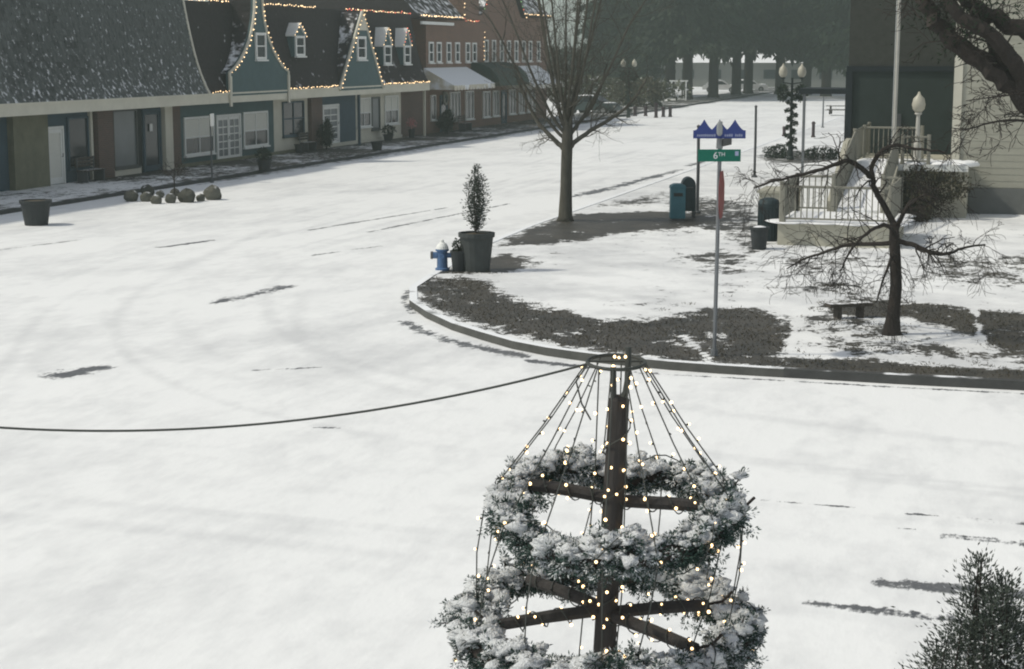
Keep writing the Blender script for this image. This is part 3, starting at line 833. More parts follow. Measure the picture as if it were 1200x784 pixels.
window(B4, 104.3, 106.0, .7, 2.5, cols=2, rows=1, fw=.07)
w = MB(); w.tube([(FX + .16, 100.0 + .36 * math.cos(t), 2.15 + .36 * math.sin(t)) for t in np.linspace(0, 6.2832, 15)], .085, 6, caps=False)
w.build('wreath', M['wreath'], B4)
light_string(B4, [(FX + .3, 95.2, 7.06), (FX + .3, 103.4, 7.06)], .3, .04)
light_string(B4, [(FX + .2, 103.7, 9.1), (FX + .2, 103.7, 6.9), (FX + .2, 107.0, 6.9)], .35, .04, ('bulbfar', 'bulbred'))

# --- far brick building
B5 = thing('gabled_brick_building', 'far red brick building with steep gable, green canopy and colourful lights', 'building', (FX, 116, 0))
bx('wall', M['redbrick'], B5, -48, FX, 107.204, 124, 0, 7.4)
gb = MB(); gb.prism([(107.25, 7.402), (117.0, 7.402), (112.1, 11.6)], FX - .5, FX + .004, 'x'); gb.build('gable', M['redbrick'], B5)
rf = MB(); rf.prism([(106.9, 7.3), (112.1, 11.9), (117.3, 7.3), (112.1, 11.5)], -48, FX + .3, 'x'); rf.build('roof', M['roofbrown'], B5)
rf = MB(); rf.prism([(FX + .3, 7.42), (FX + .3, 7.56), (FX - 2.4, 10.2), (-48, 10.2), (-48, 7.42)], 117.35, 124, 'y'); rf.build('roof', M['roofbrown'], B5)
for a in (108.4, 110.1, 111.9, 113.6, 115.4, 117.3, 119.0, 121.2):
    window(B5, a, a + .8, 4.3, 5.75, cols=1, rows=2, fw=.09)
gc = MB()
pr = [(FX + .02, 4.3)] + [(FX + .02 + 1.9 * math.sin(t), 2.8 + 1.5 * math.cos(t)) for t in np.linspace(.05, 1.57, 8)] + [(FX + .02, 2.8)]
gc.prism(pr, 105.6, 112.6, 'y'); gc.build('canopy', M['awning_g'], B5)
awning(B5, 113.6, 121.4, 4.0, 2.75, 1.9, 'awning')
for a, b in ((108, 109.6), (110.2, 111.6), (114, 115.6), (116.4, 117.8), (118.6, 120.6)):
    window(B5, a, b, .7, 2.4, cols=2, rows=1, fw=.07)
door(B5, 112.2, 113.4, .12, 2.4, frame='navy', leaf='navy', cols=1, rows=1, glass='glass')
light_string(B5, [(FX + .35, 107.0, 7.35), (FX + .35, 112.1, 11.9), (FX + .35, 117.2, 7.35)], .4, .045, ('bulbfar', 'bulbred', 'bulbgreen'))
light_string(B5, [(FX + .15, 108.0, 6.4), (FX + .15, 108.0, 4.2)], .3, .04, ('bulbfar',))
light_string(B5, [(FX + .35, 117.4, 7.6), (FX + .35, 124, 7.6)], .4, .04)

# ---------------------------------------------------------------- building with the entrance ramp, right
B6 = thing('ramp_building', 'dark green and beige building with a raised porch at the right edge', 'building', (-3, 55, 0))
bx('dark_wall', M['darkgreen'], B6, -5.45, -1.96, 57.0, 75, 0, 4.30)
bx('upper_wall', M['darkroof'], B6, -5.45, -1.96, 57.0, 75, 4.48, 11)
bx('band', M['band'], B6, -5.50, -1.96, 56.93, 75.0, 4.302, 4.478)
bx('corner_post', M['band'], B6, -5.52, -5.30, 56.9, 57.0 - .003, 0, 4.30)
bx('beige_core', M['beige'], B6, -1.95, 14, 53.26, 75, .90, 11)
bx('plinth', M['plinth'], B6, -1.40, 14, 53.16, 53.255, 0, .90)
bx('plinth', M['plinth'], B6, -1.95, 14, 53.26, 75, 0, .896)
bx('corner_board', M['cream'], B6, -1.97, -1.72, 53.19, 53.258, .905, 11)
z = .91
while z < 8.3:      # clapboards
    c = MB(); c.add([(-1.715, 53.236, z), (14, 53.236, z), (14, 53.245, z + .195), (-1.715, 53.245, z + .195), (-1.715, 53.258, z), (14, 53.258, z), (14, 53.258, z + .195), (-1.715, 53.258, z + .195)],
                    [(0, 1, 2, 3), (0, 4, 5, 1), (3, 2, 6, 7), (0, 3, 7, 4)])
    c.build('clapboard', M['beige'], B6); z += .198
bx('notice_frame', M['metal'], B6, -4.0, -3.72, 56.96, 56.997, 2.55, 2.95)
cn = MB(); cn.box(-8.2, -5.53, 66.4, 69.2, 3.35, 3.55); cn.build('side_canopy', M['band'], B6)
bx('side_canopy_post', M['polegrey'], B6, -8.05, -7.95, 66.5, 66.6, 0, 3.35)
# porch, steps and ramp
PT = 1.66
bx('porch', M['ramp'], B6, -4.75, -1.42, 51.62, 56.995, .0, PT)
bx('porch_edge', M['white'], B6, -4.80, -1.40, 51.52, 51.617, PT - .18, PT + .004)
sn = MB()
for i in range(9): sn.blob((-4.4 + i * .36, 52.2 + .3 * (i % 2), PT + .01), (.42, .75, .10), rng, .1)
sn.build('porch_snow', M['snow'], B6, True)
rp = MB(); rp.prism([(46.3, .0), (51.615, .0), (51.615, PT - .02), (46.3, .68)], -4.70, -3.40, 'x'); rp.build('ramp', M['ramp'], B6)
rs = MB(); rs.prism([(46.3, .69), (51.6, PT - .01), (51.6, PT + .05), (46.3, .76)], -4.62, -3.48, 'x'); rs.build('ramp_snow', M['snow'], B6)
bx('landing', M['ramp'], B6, -5.75, -2.85, 43.0, 46.296, 0, .68)
ls = MB()
for i in range(12): ls.blob((-5.5 + (i % 4) * .8, 43.5 + (i // 4) * 1.1, .68), (.62, .75, .035), rng, .1)
ls.build('landing_snow', M['snow'], B6, True)
def railing(a, b, h=.95, n=None, solid=False, m='rail'):
    a = np.array(a, float); b = np.array(b, float)
    L_ = np.linalg.norm((b - a)[:2]); n = n or int(L_ / .14)
    r = MB(); up = np.array([0, 0, 1.])
    r.tube([a + up * h, b + up * h], .035, 5); r.tube([a + up * .1, b + up * .1], .025, 5)
    r.tube([a, a + up * (h + .08)], .055, 6); r.tube([b, b + up * (h + .08)], .055, 6)
    root = r.build('railing', M[m], B6)
    for i in range(1, n):
        p = a + (b - a) * i / n
        q = MB(); q.tube([p + up * .1, p + up * h], .016, 4); q.build('picket', M[m], root)
    return root
railing((-4.66, 46.35, .70), (-4.66, 51.5, PT))
railing((-3.44, 46.35, .70), (-3.44, 51.5, PT))
railing((-5.68, 43.1, .69), (-5.68, 46.2, .69)); railing((-5.68, 46.2, .69), (-4.72, 46.25, .69))
railing((-5.62, 43.08, .69), (-3.0, 43.08, .69), h=.9); railing((-2.95, 43.1, .69), (-2.95, 46.2, .69)); railing((-3.4, 46.2, .69), (-2.95, 46.2, .69), n=3)
railing((-4.70, 51.66, PT), (-4.70, 56.7, PT)); railing((-3.3, 51.7, PT), (-2.55, 51.7, PT), h=.8)
railing((-4.65, 54.4, PT), (-2.9, 54.4, PT), h=.95)
pb = MB(); pb.prism([(46.6, .0), (51.5, .0), (51.5, PT + .75), (50.6, PT + .72), (46.6, .95)], -4.92, -4.78, 'x'); pb.build('parapet', M['ramp'], B6)
tb = MB(); tb.box(-6.9, -5.95, 47.6, 49.2, 0, 1.05); tb.box(-6.95, -5.9, 47.55, 49.25, 1.052, 1.12); tbo = tb.build('utility_cabinet', M['ramp'])
tag(tbo, 'plain tan cabinet behind the landing rail, left of the ramp', 'cabinet')

# ---------------------------------------------------------------- foliage helpers
def leaf_mass(c, r, n, size, m=None, flat=.5, seed=1, hollow=.55):
    "leaf-sized blades in an uneven ellipsoid"
    q = np.random.default_rng(seed)
    d = q.normal(size=(n, 3)); d /= np.linalg.norm(d, axis=1, keepdims=True)
    rad = hollow + (1 - hollow) * q.random((n, 1)) ** .7
    lump = 1 + .16 * np.sin(d[:, :1] * 5 + seed) + .14 * np.sin(d[:, 1:2] * 6 + d[:, 2:] * 4 + 2 * seed)
    p = np.array(c) + d * rad * lump * np.array(r)
    return p, d + q.normal(size=(n, 3)) * .8 + np.array([0, 0, .3])

def hedge(name, label, c, r, n, size, m, seed, cat='hedge', group=None):
    t = thing(name, label, cat, (c[0], c[1], max(0, c[2] - r[2])), group)
    p, d = leaf_mass(c, r, n, size, seed=seed)
    mb = MB(); mb.blades(p, d, size * (.7 + .6 * rng.random(n)), size * .55, rng)
    mb.build('foliage', M[m], t)
    s = MB()
    for i in range(6):
        a = rng.random() * 6.28
        s.tube([(c[0], c[1], world_loc(t)[2] - .03), (c[0] + .25 * r[0] * math.cos(a), c[1] + .25 * r[1] * math.sin(a), c[2]), (c[0] + .7 * r[0] * math.cos(a), c[1] + .7 * r[1] * math.sin(a), c[2] + .4 * r[2])], [.03, .02, .008], 4)
    s.build('stems', M['barkd'], t)
    return t
hedge('hedge', 'big rounded brown hedge in front of the porch, upper one', (-2.45, 51.1, 1.05), (.98, .42, .52), 2600, .10, 'hedge', 3)
hedge('hedge', 'low brown hedge at the foot of the porch beside the ramp', (-2.85, 50.3, .46), (.55, .45, .42), 1500, .10, 'hedge', 4)

# bare trees ------------------------------------------------------------------
def grow(mb, p, d, L, r, depth, q, spread=.5, up=.0, droop=0., kids=(2, 4), seg=4, wig=.12, minr=.0035, ratio=.62, tipsides=3):
    p = np.array(p, float); d = np.array(d, float); d /= np.linalg.norm(d)
    pts = [p.copy()]; rad = [r]
    for i in range(seg):
        d = d + q.normal(size=3) * wig + np.array([0, 0, up - droop * (i + 1) / seg])
        d /= np.linalg.norm(d)
        p = p + d * L / seg
        pts.append(p.copy()); rad.append(max(minr, r * (1 - .55 * (i + 1) / seg)))
    mb.tube(pts, rad, 7 if r > .05 else (5 if r > .015 else tipsides), caps=False)
    if depth <= 0: return
    for _ in range(q.integers(kids[0], kids[1] + 1)):
        t = .25 + .75 * q.random(); i = min(int(t * seg), seg - 1); f_ = t * seg - i
        b = pts[i] + (pts[i + 1] - pts[i]) * f_
        dd = pts[i + 1] - pts[i]; dd /= np.linalg.norm(dd)
        a = np.cross(dd, q.normal(size=3)); a /= np.linalg.norm(a) + 1e-9
        nd = dd * (1 - spread * .5) + a * spread * (.6 + .7 * q.random())
        grow(mb, b, nd, L * ratio * (.7 + .5 * q.random()), max(minr, rad[i] * .55), depth - 1, q, spread, up, droop, kids, max(2, seg - 1), wig, minr, ratio)

def path_limb(mb, pts, r0, r1, q, twigs=10, tl=.5, depth=2, droop=.0, up=0., spread=.8, minr=.004, wig=.2):
    P = [np.array(p, float) for p in pts]
    # smooth by subdividing
    for _ in range(2):
        Q = [P[0]]
        for a, b in zip(P[:-1], P[1:]): Q += [a * .75 + b * .25, a * .25 + b * .75]
        P = Q + [P[-1]]
    n = len(P)
    P = [p + q.normal(size=3) * r0 * .12 for p in P]
    rad = [r0 + (r1 - r0) * i / (n - 1) for i in range(n)]
    mb.tube(P, rad, 7, caps=False)
    for k_ in range(twigs):
        i = int((.25 + .75 * q.random()) * (n - 1)); i = min(i, n - 2)
        dd = P[i + 1] - P[i]; dd /= np.linalg.norm(dd) + 1e-9
        a = np.cross(dd, q.normal(size=3)); a /= np.linalg.norm(a) + 1e-9
        grow(mb, P[i], dd * .5 + a * spread, tl * (.5 + q.random() * .9), min(.018, max(minr, rad[i] * .4)), depth, q, .7, up, droop, (2, 4), 5, wig, minr, .62)

# main street tree
q = np.random.default_rng(11)
TX, TY = -12.46, 47.5
T1 = thing('street_tree', 'tall bare street tree with upswept branches on the corner pavement', 'tree', (TX, TY, GZ))
tr = MB()
tr.tube([(TX, TY, GZ - .05), (TX, TY, GZ + .12), (TX + .02, TY, 1.0), (TX + .03, TY, 1.8), (TX + .05, TY, 2.5), (TX + .08, TY, 3.3)], [.30, .21, .175, .165, .165, .11], 12)
tr.build('trunk', M['bark'], T1, True)
cr = MB()
ux, uy = math.cos(YAW), math.sin(YAW)          # across the view
def tp(xr, d, z): return (TX + xr * ux - d * uy, TY + xr * uy + d * ux, z)
path_limb(cr, [tp(-.05, 0, 2.2), tp(-.45, .1, 2.55), tp(-.95, .3, 3.15), tp(-1.35, .3, 4.1)], .085, .03, q, 12, 1.0, 2, 0, .10)
path_limb(cr, [tp(.08, 0, 2.2), tp(.5, -.1, 2.6), tp(1.1, -.2, 2.95), tp(1.8, -.3, 3.4), tp(2.3, -.3, 4.2)], .08, .025, q, 12, .9, 2, 0, .10)
path_limb(cr, [tp(.05, 0, 2.5), tp(.45, .3, 3.0), tp(.9, .5, 3.5), tp(1.2, .6, 4.6)], .06, .02, q, 10, 1.0, 2, 0, .12)
for k_ in range(14):
    a = k_ * 2.4; lean = .18 + .60 * ((k_ * 7) % 15) / 15
    z0 = 2.35 + .9 * ((k_ * 4) % 15) / 15
    L_ = 5.6 - 2.4 * lean
    dx, dy = math.cos(a) * lean, math.sin(a) * lean
    pts = [(TX + .05, TY, z0), (TX + dx * .7, TY + dy * .7, z0 + .5), (TX + dx * 1.9, TY + dy * 1.9, z0 + 1.8), (TX + dx * 3.0, TY + dy * 3.0, z0 + 3.4), (TX + dx * 3.9, TY + dy * 3.9, z0 + L_)]
    path_limb(cr, pts, .058, .012, q, 11, 1.35, 2, 0, .12, .6, .0045)
cr.build('crown', M['bark'], T1)

# small contorted tree on the right
q = np.random.default_rng(23)
WX, WY = -1.96, 29.64
T2 = thing('weeping_tree', 'small bare contorted tree with drooping twigs in the snowy bed', 'tree', (WX, WY, GZ))
def wp(px, py, d=0):    # offsets measured across and up in the tree's own plane
    xr = (px - 1045) / 65.; z = GZ + (392 - py) / 63.
    return (WX + xr * ux - d * uy, WY + xr * uy + d * ux, z)
tr = MB(); tr.tube([wp(1045, 396), wp(1045, 388), wp(1046, 370), wp(1048, 340), wp(1046, 310), wp(1044, 288), wp(1043, 270)], [.20, .155, .11, .10, .095, .09, .07], 10)
tr.build('trunk', M['barkd'], T2, True)
cr = MB()
limbs = [([(1044, 275, 0), (1035, 255, .1), (1022, 235, .2), (1018, 210, .2), (1028, 192, .1), (1045, 187, 0), (1070, 192, -.2), (1092, 194, -.3)], .055, .014, 16),
         ([(1018, 222, .2), (1000, 208, .1), (988, 203, 0), (965, 212, -.1), (935, 219, -.1), (905, 226, -.2), (885, 232, -.2)], .045, .012, 22),
         ([(1045, 290, 0), (1062, 292, -.2), (1078, 300, -.4), (1095, 302, -.5), (1112, 292, -.6), (1135, 290, -.6)], .045, .012, 20),
         ([(1045, 285, 0), (1030, 268, -.4), (1005, 275, -.7), (985, 292, -.9), (972, 315, -1.0)], .04, .010, 18),
         ([(1045, 292, 0), (1028, 296, .4), (1000, 300, .8), (975, 312, 1.), (955, 318, 1.1), (938, 330, 1.2)], .04, .010, 20),
         ([(1045, 280, 0), (1058, 262, .3), (1070, 248, .6), (1090, 250, .8), (1108, 262, 1.)], .035, .01, 14),
         ([(1046, 300, 0), (1034, 310, -.4), (1022, 330, -.7), (1015, 350, -.8)], .03, .008, 14),
         ([(1045, 275, 0), (1050, 250, -.5), (1062, 235, -.8), (1075, 240, -1.)], .03, .008, 10)]
for L_, r0, r1, tw in limbs:
    path_limb(cr, [wp(*p) for p in L_], r0 * 1.15, r1, q, int(tw * 1.25), .50, 2, .20, -.01, .9, .0035, .22)
cr.build('crown', M['barkd'], T2)

# big tree at the right edge: only its heavy limbs reach into view
q = np.random.default_rng(31)
BX_, BY_ = 2.05, 31.0
T3 = thing('large_tree', 'heavy dark limbs of a large tree reaching in at the top right corner', 'tree', (BX_, BY_, GZ))
def bp_(px, py, d=0):
    D = 30.6 + d; dep = D / math.cos(R(9.4))
    xr = (px - 600) / 2000. * dep * 1.005
    a = R(9.37) + math.atan((py - 392) / 2000.)
    X_, Y_ = cam2world(xr, D); return (X_, Y_, CAM_H - D * math.tan(a))
tr = MB(); tr.tube([(BX_, BY_, GZ - .1), (BX_, BY_, .6), (BX_ - .05, BY_, 2.2), (BX_ - .1, BY_, 4.2), (BX_ + .05, BY_, 7.0), (BX_, BY_, 9.5)], [.55, .42, .36, .33, .24, .12], 12)
tr.build('trunk', M['barkd'], T3, True)
cr = MB()
for L_, r0, r1, tw in [([(1262, 215, 0), (1222, 165, 0), (1190, 120, 0), (1160, 92, 0), (1128, 66, .2), (1095, 45, .3), (1070, 15, .4), (1055, -30, .5)], .24, .12, 14),
                       ([(1262, 120, 0), (1225, 62, .3), (1190, 40, .3), (1150, 22, .4), (1120, 6, .4), (1090, -30, .5)], .20, .11, 12),
                       ([(1190, 118, 0), (1178, 85, -.2), (1158, 55, -.3), (1130, 32, -.3), (1105, 20, -.3), (1080, -20, -.2)], .17, .10, 12),
                       ([(1160, 92, 0), (1150, 55, .3), (1128, 25, .5), (1110, -15, .6)], .13, .08, 10)]:
    path_limb(cr, [bp_(*p) for p in L_], r0, r1, q, tw, .8, 2, .10, 0, .7, .006)
path_limb(cr, [bp_(1222, 150, -.3), bp_(1190, 140, -.6), bp_(1150, 142, -.8), bp_(1122, 152, -1.), bp_(1112, 150, -1.)], .03, .006, q, 14, .5, 2, .1, 0, .8, .005)
path_limb(cr, [bp_(1232, 110, -.3), bp_(1195, 108, -.6), bp_(1160, 112, -.8), bp_(1118, 118, -1.)], .03, .006, q, 14, .5, 2, .1, 0, .8, .005)
path_limb(cr, [(BX_, BY_, 7), (BX_ + 1, BY_ + .4, 8.5), (BX_ + 2.4, BY_ + .8, 9.8)], .15, .05, q, 14, 1.5, 2, 0, .1)
path_limb(cr, [(BX_, BY_, 6), (BX_ + .6, BY_ - 1, 8), (BX_ + 1.2, BY_ - 1.6, 9.8)], .15, .05, q, 14, 1.5, 2, 0, .1)
cr.build('limbs', M['barkd'], T3)
p = np.array([bp_(*[1115 + 30 * a, 12 + 26 * b, .5 * c]) for a, b, c in q.normal(size=(900, 3))])
lf = MB(); lf.blades(p, q.normal(size=(900, 3)) + np.array([-.6, 0, -.3]), .10, .03, q); lf.build('foliage', M['conifer'], T3)

# conifers in the park -----------------------------------------------------------
def conifer(x, y, h, r, z0, label, m, seed, dens=1.0, trunk=.58):
    q = np.random.default_rng(seed)
    t = thing('conifer_tree', label, 'tree', (x, y, 0), 'tall conifers in the park')
    tm = MB(); lean = q.normal(size=2) * .012 * h
    tm.tube([(x, y, -.1), (x, y, .5), (x + lean[0] * .2, y, h * .25), (x + lean[0], y + lean[1], h * .97)], [trunk * 1.35, trunk, trunk * .8, .05], 9)
    tm.build('trunk', M['barkt'], t, True)
    B = []; D = []; limb = MB(); z = z0
    while z < h * .98:
        f_ = (z - z0) / (h - z0)
        rr = r * (1 - f_) ** .75 * (.75 + .5 * q.random()) + .25
        nb = 6 if f_ < .6 else 4
        for k_ in range(nb):
            a = q.random() * 6.28; L_ = rr * (.6 + .55 * q.random())
            dz = -.28 - .2 * q.random()
            ex, ey, ez = x + math.cos(a) * L_, y + math.sin(a) * L_, z + dz * L_
            if f_ < .5: limb.tube([(x, y, z), (ex, ey, ez)], [.06, .015], 3, False)
            n = int(26 * dens * L_ / 2.5) + 5
            tt = .15 + .85 * q.random((n, 1)) ** .7
            base = np.array([x, y, z]) + tt * np.array([ex - x, ey - y, ez - z]) + q.normal(size=(n, 3)) * np.array([.32, .32, .22])
            B.append(base); D.append(np.array([math.cos(a) * .6, math.sin(a) * .6, -.75]) + q.normal(size=(n, 3)) * .45)
        z += .42 + .3 * q.random()
    B = np.concatenate(B); D = np.concatenate(D)
    cm = MB(); cm.blades(B, D, .55 + .6 * q.random(len(B)), .26 + .16 * q.random(len(B)), q)
    c_ = cm.build('crown', M[m], t)
    limb.build('branches', M['barkt'], c_)
    return t
CON = [(-45.5, 196, 27, 5.6, 3.2, 'conifer', 'leftmost tall conifer, behind the second lamp post'),
       (-41.5, 192, 30, 5.4, 3.6, 'conifer', 'dark conifer second from the left in the park row, nearest the snowy hedge'),
       (-37.0, 186, 31, 5.2, 4.0, 'conifer', 'conifer directly behind the white garden gate'),
       (-33.6, 178, 30, 5.0, 4.4, 'coniferg', 'conifer just right of the white gate with a broad dark trunk'),
       (-32.4, 187, 32, 4.9, 4.9, 'conifer', 'conifer with a flared straight trunk left of the parked white cars'),
       (-31.8, 199, 31, 4.8, 4.6, 'coniferg', 'conifer between the two parked white cars'),
       (-31.5, 206, 33, 5.2, 4.4, 'conifer', 'conifer immediately right of the second white car'),
       (-28.0, 208, 31, 5.0, 4.4, 'conifer', 'conifer left of the garlanded lamp post, in the far park row'),
       (-24.6, 206, 30, 5.2, 3.8, 'conifer', 'conifer directly behind the garlanded lamp post'),
       (-21.4, 198, 31, 5.4, 3.6, 'conifer', 'conifer right of the garlanded lamp post, above the side canopy'),
       (-17.0, 190, 30, 5.6, 3.4, 'conifer', 'rightmost park conifer, half hidden by the dark green building'),
       (-49.0, 208, 15, 3.4, 1.4, 'coniferg', 'shorter pointed conifer behind the bare street tree')]
for i, (x, y, h, r, z0, m, lab) in enumerate(CON): conifer(x, y, h, r * .86, z0 + (2.0 if i < 11 else 0), lab, m, 100 + i, 1.35)

# far wood beyond the park
q = np.random.default_rng(5)
fw = MB()
for k_ in range(150):
    x = -190 + 260 * q.random(); y = 300 + 90 * q.random(); h = 7 + 7 * q.random()
    if -.30 < x / y < -.205: h *= .35
    n = 160
    P_ = np.array([x, y, 0]) + np.stack([q.normal(size=n) * 2.6, q.normal(size=n) * 2.6, h * q.random(n) ** .8], 1)
    fw.blades(P_, q.normal(size=(n, 3)) + np.array([0, 0, .5]), 2.2, 1.1, q)
tagw = fw.build('far_wood', M['wood']); stuff(tagw); tagw['label'] = 'grey far-off wood behind the park'; tagw['category'] = 'wood'

# hedges and low planting at the far side of the street
hedge('hedge', 'long olive hedge behind the parked dark car', (-40.5, 170, 1.1), (7.0, 1.6, 1.3), 2600, .5, 'hedgeo', 41)
hedge('hedge', 'tall dark hedge bank behind the olive hedge', (-48, 188, 2.4), (9.5, 2.0, 2.7), 3200, .65, 'shrub', 42)
hedge('shrub', 'low snow-dusted shrub in front of the conifers, left of the white gate', (-34.6, 158, .5), (2.6, 1.2, .75), 1400, .30, 'hedgeo', 43, 'shrub')
hedge('shrub', 'brown rounded shrub beside the second lamp post', (-33.0, 152, 1.2), (2.6, 1.6, 1.35), 1500, .35, 'hedge', 44, 'shrub')

# ---------------------------------------------------------------- street things
def text_mesh(parent, body, size, loc, m, name='lettering'):
    "lettering facing local -Y"
    cu = bpy.data.curves.new(name, 'FONT'); cu.body = body; cu.size = size; cu.align_x = 'CENTER'; cu.extrude = .002
    tmp = bpy.data.objects.new('tmp', cu); scene.collection.objects.link(tmp)
    dg = bpy.context.evaluated_depsgraph_get()
    me = bpy.data.meshes.new_from_object(tmp.evaluated_get(dg))
    bpy.data.objects.remove(tmp)
    me.materials.clear(); me.materials.append(M[m])
    o = bpy.data.objects.new(name, me); scene.collection.objects.link(o)
    o.parent = parent; o.location = loc; o.rotation_euler = (R(90), 0, 0)
    return o

# street-name and stop sign post (its plates face the camera side)
S = thing('street_sign_post', 'corner sign post with crown-shaped blue and green 6th street plates above a stop sign', 'sign', (-4.53, 26.69, GZ), rotz=YAW)
p = MB(); p.tube([(0, 0, -.05), (.015, 0, 1.5), (.03, 0, 3.72)], .032, 8); p.tube([(0, 0, -.02), (0, 0, .1)], .06, 8); p.build('post', M['polegrey'], S)
bl = []
for x in np.linspace(-.40, .42, 83):
    d = min(abs(x + .23), abs(x - .01), abs(x - .25))
    bl.append((x, 3.575 + .17 * max(0, 1 - d / .145) ** 1.5 + .012))
poly = [(-.40, 3.46), (.42, 3.46)] + bl[::-1]
p = MB(); p.prism([(a, b) for a, b in poly], -.052, -.046, 'y'); pl_ = p.build('name_plate', M['signblue'], S)
lt = MB(); q = np.random.default_rng(3); x = -.34
while x < .37:
    w_ = .018 + .012 * q.random()
    if abs(x - .01) > .055: lt.box(x, x + w_, -.056, -.0525, 3.49, 3.52 + .012 * q.random())
    x += w_ + (.008 if q.random() < .85 else .04)
stuff(lt.build('faded_letters', M['signblank'], pl_))
em = MB(); em.lathe([(.02, 3.50), (.045, 3.53), (.05, 3.62), (.04, 3.70), (.01, 3.74)], 0.01, -.06, 10, .3); em.build('emblem', M['alu'], pl_)
p = MB(); p.box(-.32, .35, -.050, -.044, 3.10, 3.29); gp_ = p.build('green_plate', M['signgreen'], S)
text_mesh(gp_, '6', .15, (-.045, -.054, 3.145), 'signwhite'); text_mesh(gp_, 'TH', .085, (.05, -.054, 3.185), 'signwhite')
em = MB(); em.box(.26, .315, -.0535, -.0505, 3.19, 3.26); em.build('plate_mark', M['signblank'], gp_)
p = MB(); p.prism([(-.03, 3.30), (.07, 3.30), (.06, 3.50), (-.02, 3.50)], -.03, .03, 'y'); p.build('bracket', M['alu'], S)
p = MB()   # second name plate, edge on
p.add([(.03, -.2, 3.34), (.25, .42, 3.34), (.25, .42, 3.46), (.03, -.2, 3.46), (.045, -.2, 3.34), (.265, .42, 3.34), (.265, .42, 3.46), (.045, -.2, 3.46)], [(0, 1, 2, 3), (4, 7, 6, 5), (0, 4, 5, 1), (3, 2, 6, 7)])
p.build('cross_plate', M['metal'], S)
a_ = R(76); oc = [(.375 * math.cos(R(22.5 + 45 * i)), 2.58 + .40 * math.sin(R(22.5 + 45 * i))) for i in range(8)]
def stop_pt(h, z, t): return (.06 + h * math.cos(a_) + t * math.sin(a_), -.04 + h * math.sin(a_) - t * math.cos(a_), z)
p = MB(); p.add([stop_pt(h, z, 0) for h, z in oc] + [stop_pt(h, z, .006) for h, z in oc], [tuple(range(8))[::-1], tuple(range(8, 16))] + [(i, (i + 1) % 8, 8 + (i + 1) % 8, 8 + i) for i in range(8)])
p.build('stop_sign', M['stopred'], S)

def pole(name, label, x, y, z0, h, r, m, cap=True, cat='pole'):
    t = thing(name, label, cat, (x, y, z0))
    p = MB(); p.tube([(x, y, z0 - .05), (x + .01, y, z0 + h * .5), (x, y, z0 + h)], [r, r, r * .9], 8); p.build('shaft', M[m], t)
    b = MB(); b.lathe([(r * 2.2, z0 - .02), (r * 2.2, z0 + .05), (r * 1.2, z0 + .09)], x, y, 10); b.build('base', M[m], t)
    if cap:
        c = MB(); c.lathe([(r * 1.1, z0 + h - .03), (r * 1.25, z0 + h), (r * .3, z0 + h + .04)], x, y, 10); c.build('cap', M[m], t)
    return t
pole('sign_post', 'dark bare post behind the name plates, beside the teal boxes', -9.24, 50.9, GZ, 2.62, .05, 'metal')
pole('thin_post', 'thin tall grey post in the snow between name plates and garlanded lamp', -9.83, 66.4, GZ, 2.75, .05, 'metal')
pole('thin_post', 'short thin post left of the dark green building, beyond the garlanded lamp', -12.3, 112.5, GZ, 1.95, .05, 'polegrey')
t = pole('shop_post', 'slim street post with a small pale sign in front of the teal shop', -29.55, 59.4, 0, 2.55, .035, 'metal')
bx('small_sign', M['white'], t, -29.50, -29.47, 59.30, 59.58, 2.15, 2.62)
t = pole('flagpole', 'tall white flagpole on the porch of the dark building', -3.62, 52.6, 1.66, 8.0, .055, 'palepost')
ro = MB(); ro.tube([(-3.69, 52.56, 2.2), (-3.68, 52.56, 9.5)], .012, 3); ro.build('halyard', M['white'], t)

def globe_lamp(name, label, x, y, z0, h, heads, m):
    t = thing(name, label, 'lamp post', (x, y, z0))
    p = MB(); p.lathe([(.17, z0 - .02), (.17, z0 + .10), (.13, z0 + .16), (.12, z0 + .55), (.075, z0 + .66), (.06, z0 + h * .6), (.05, z0 + h - .62), (.08, z0 + h - .58)], x, y, 12)
    p.build('post', M[m], t)
    for dx in heads:
        if abs(dx) > 0:
            a = MB(); a.tube([(x, y, z0 + h - .85), (x + dx * ux, y + dx * uy, z0 + h - .78), (x + dx * ux, y + dx * uy, z0 + h - .58)], .03, 6); a.build('arm', M[m], t)
        gx, gy = x + dx * ux, y + dx * uy
        g_ = MB(); g_.lathe([(.08, z0 + h - .56), (.17, z0 + h - .46), (.20, z0 + h - .32), (.16, z0 + h - .14), (.06, z0 + h - .04), (.02, z0 + h + .06)], gx, gy, 14); hd = g_.build('globe', M['globe'], t, True)
        c_ = MB(); c_.lathe([(.05, z0 + h - .64), (.11, z0 + h - .60), (.10, z0 + h - .555)], gx, gy, 12); c_.build('holder', M[m], hd)
    return t
globe_lamp('porch_lamp', 'pale post with one frosted globe on the snowy porch', -2.92, 52.3, 1.66, 2.05, (0,), 'palepost')

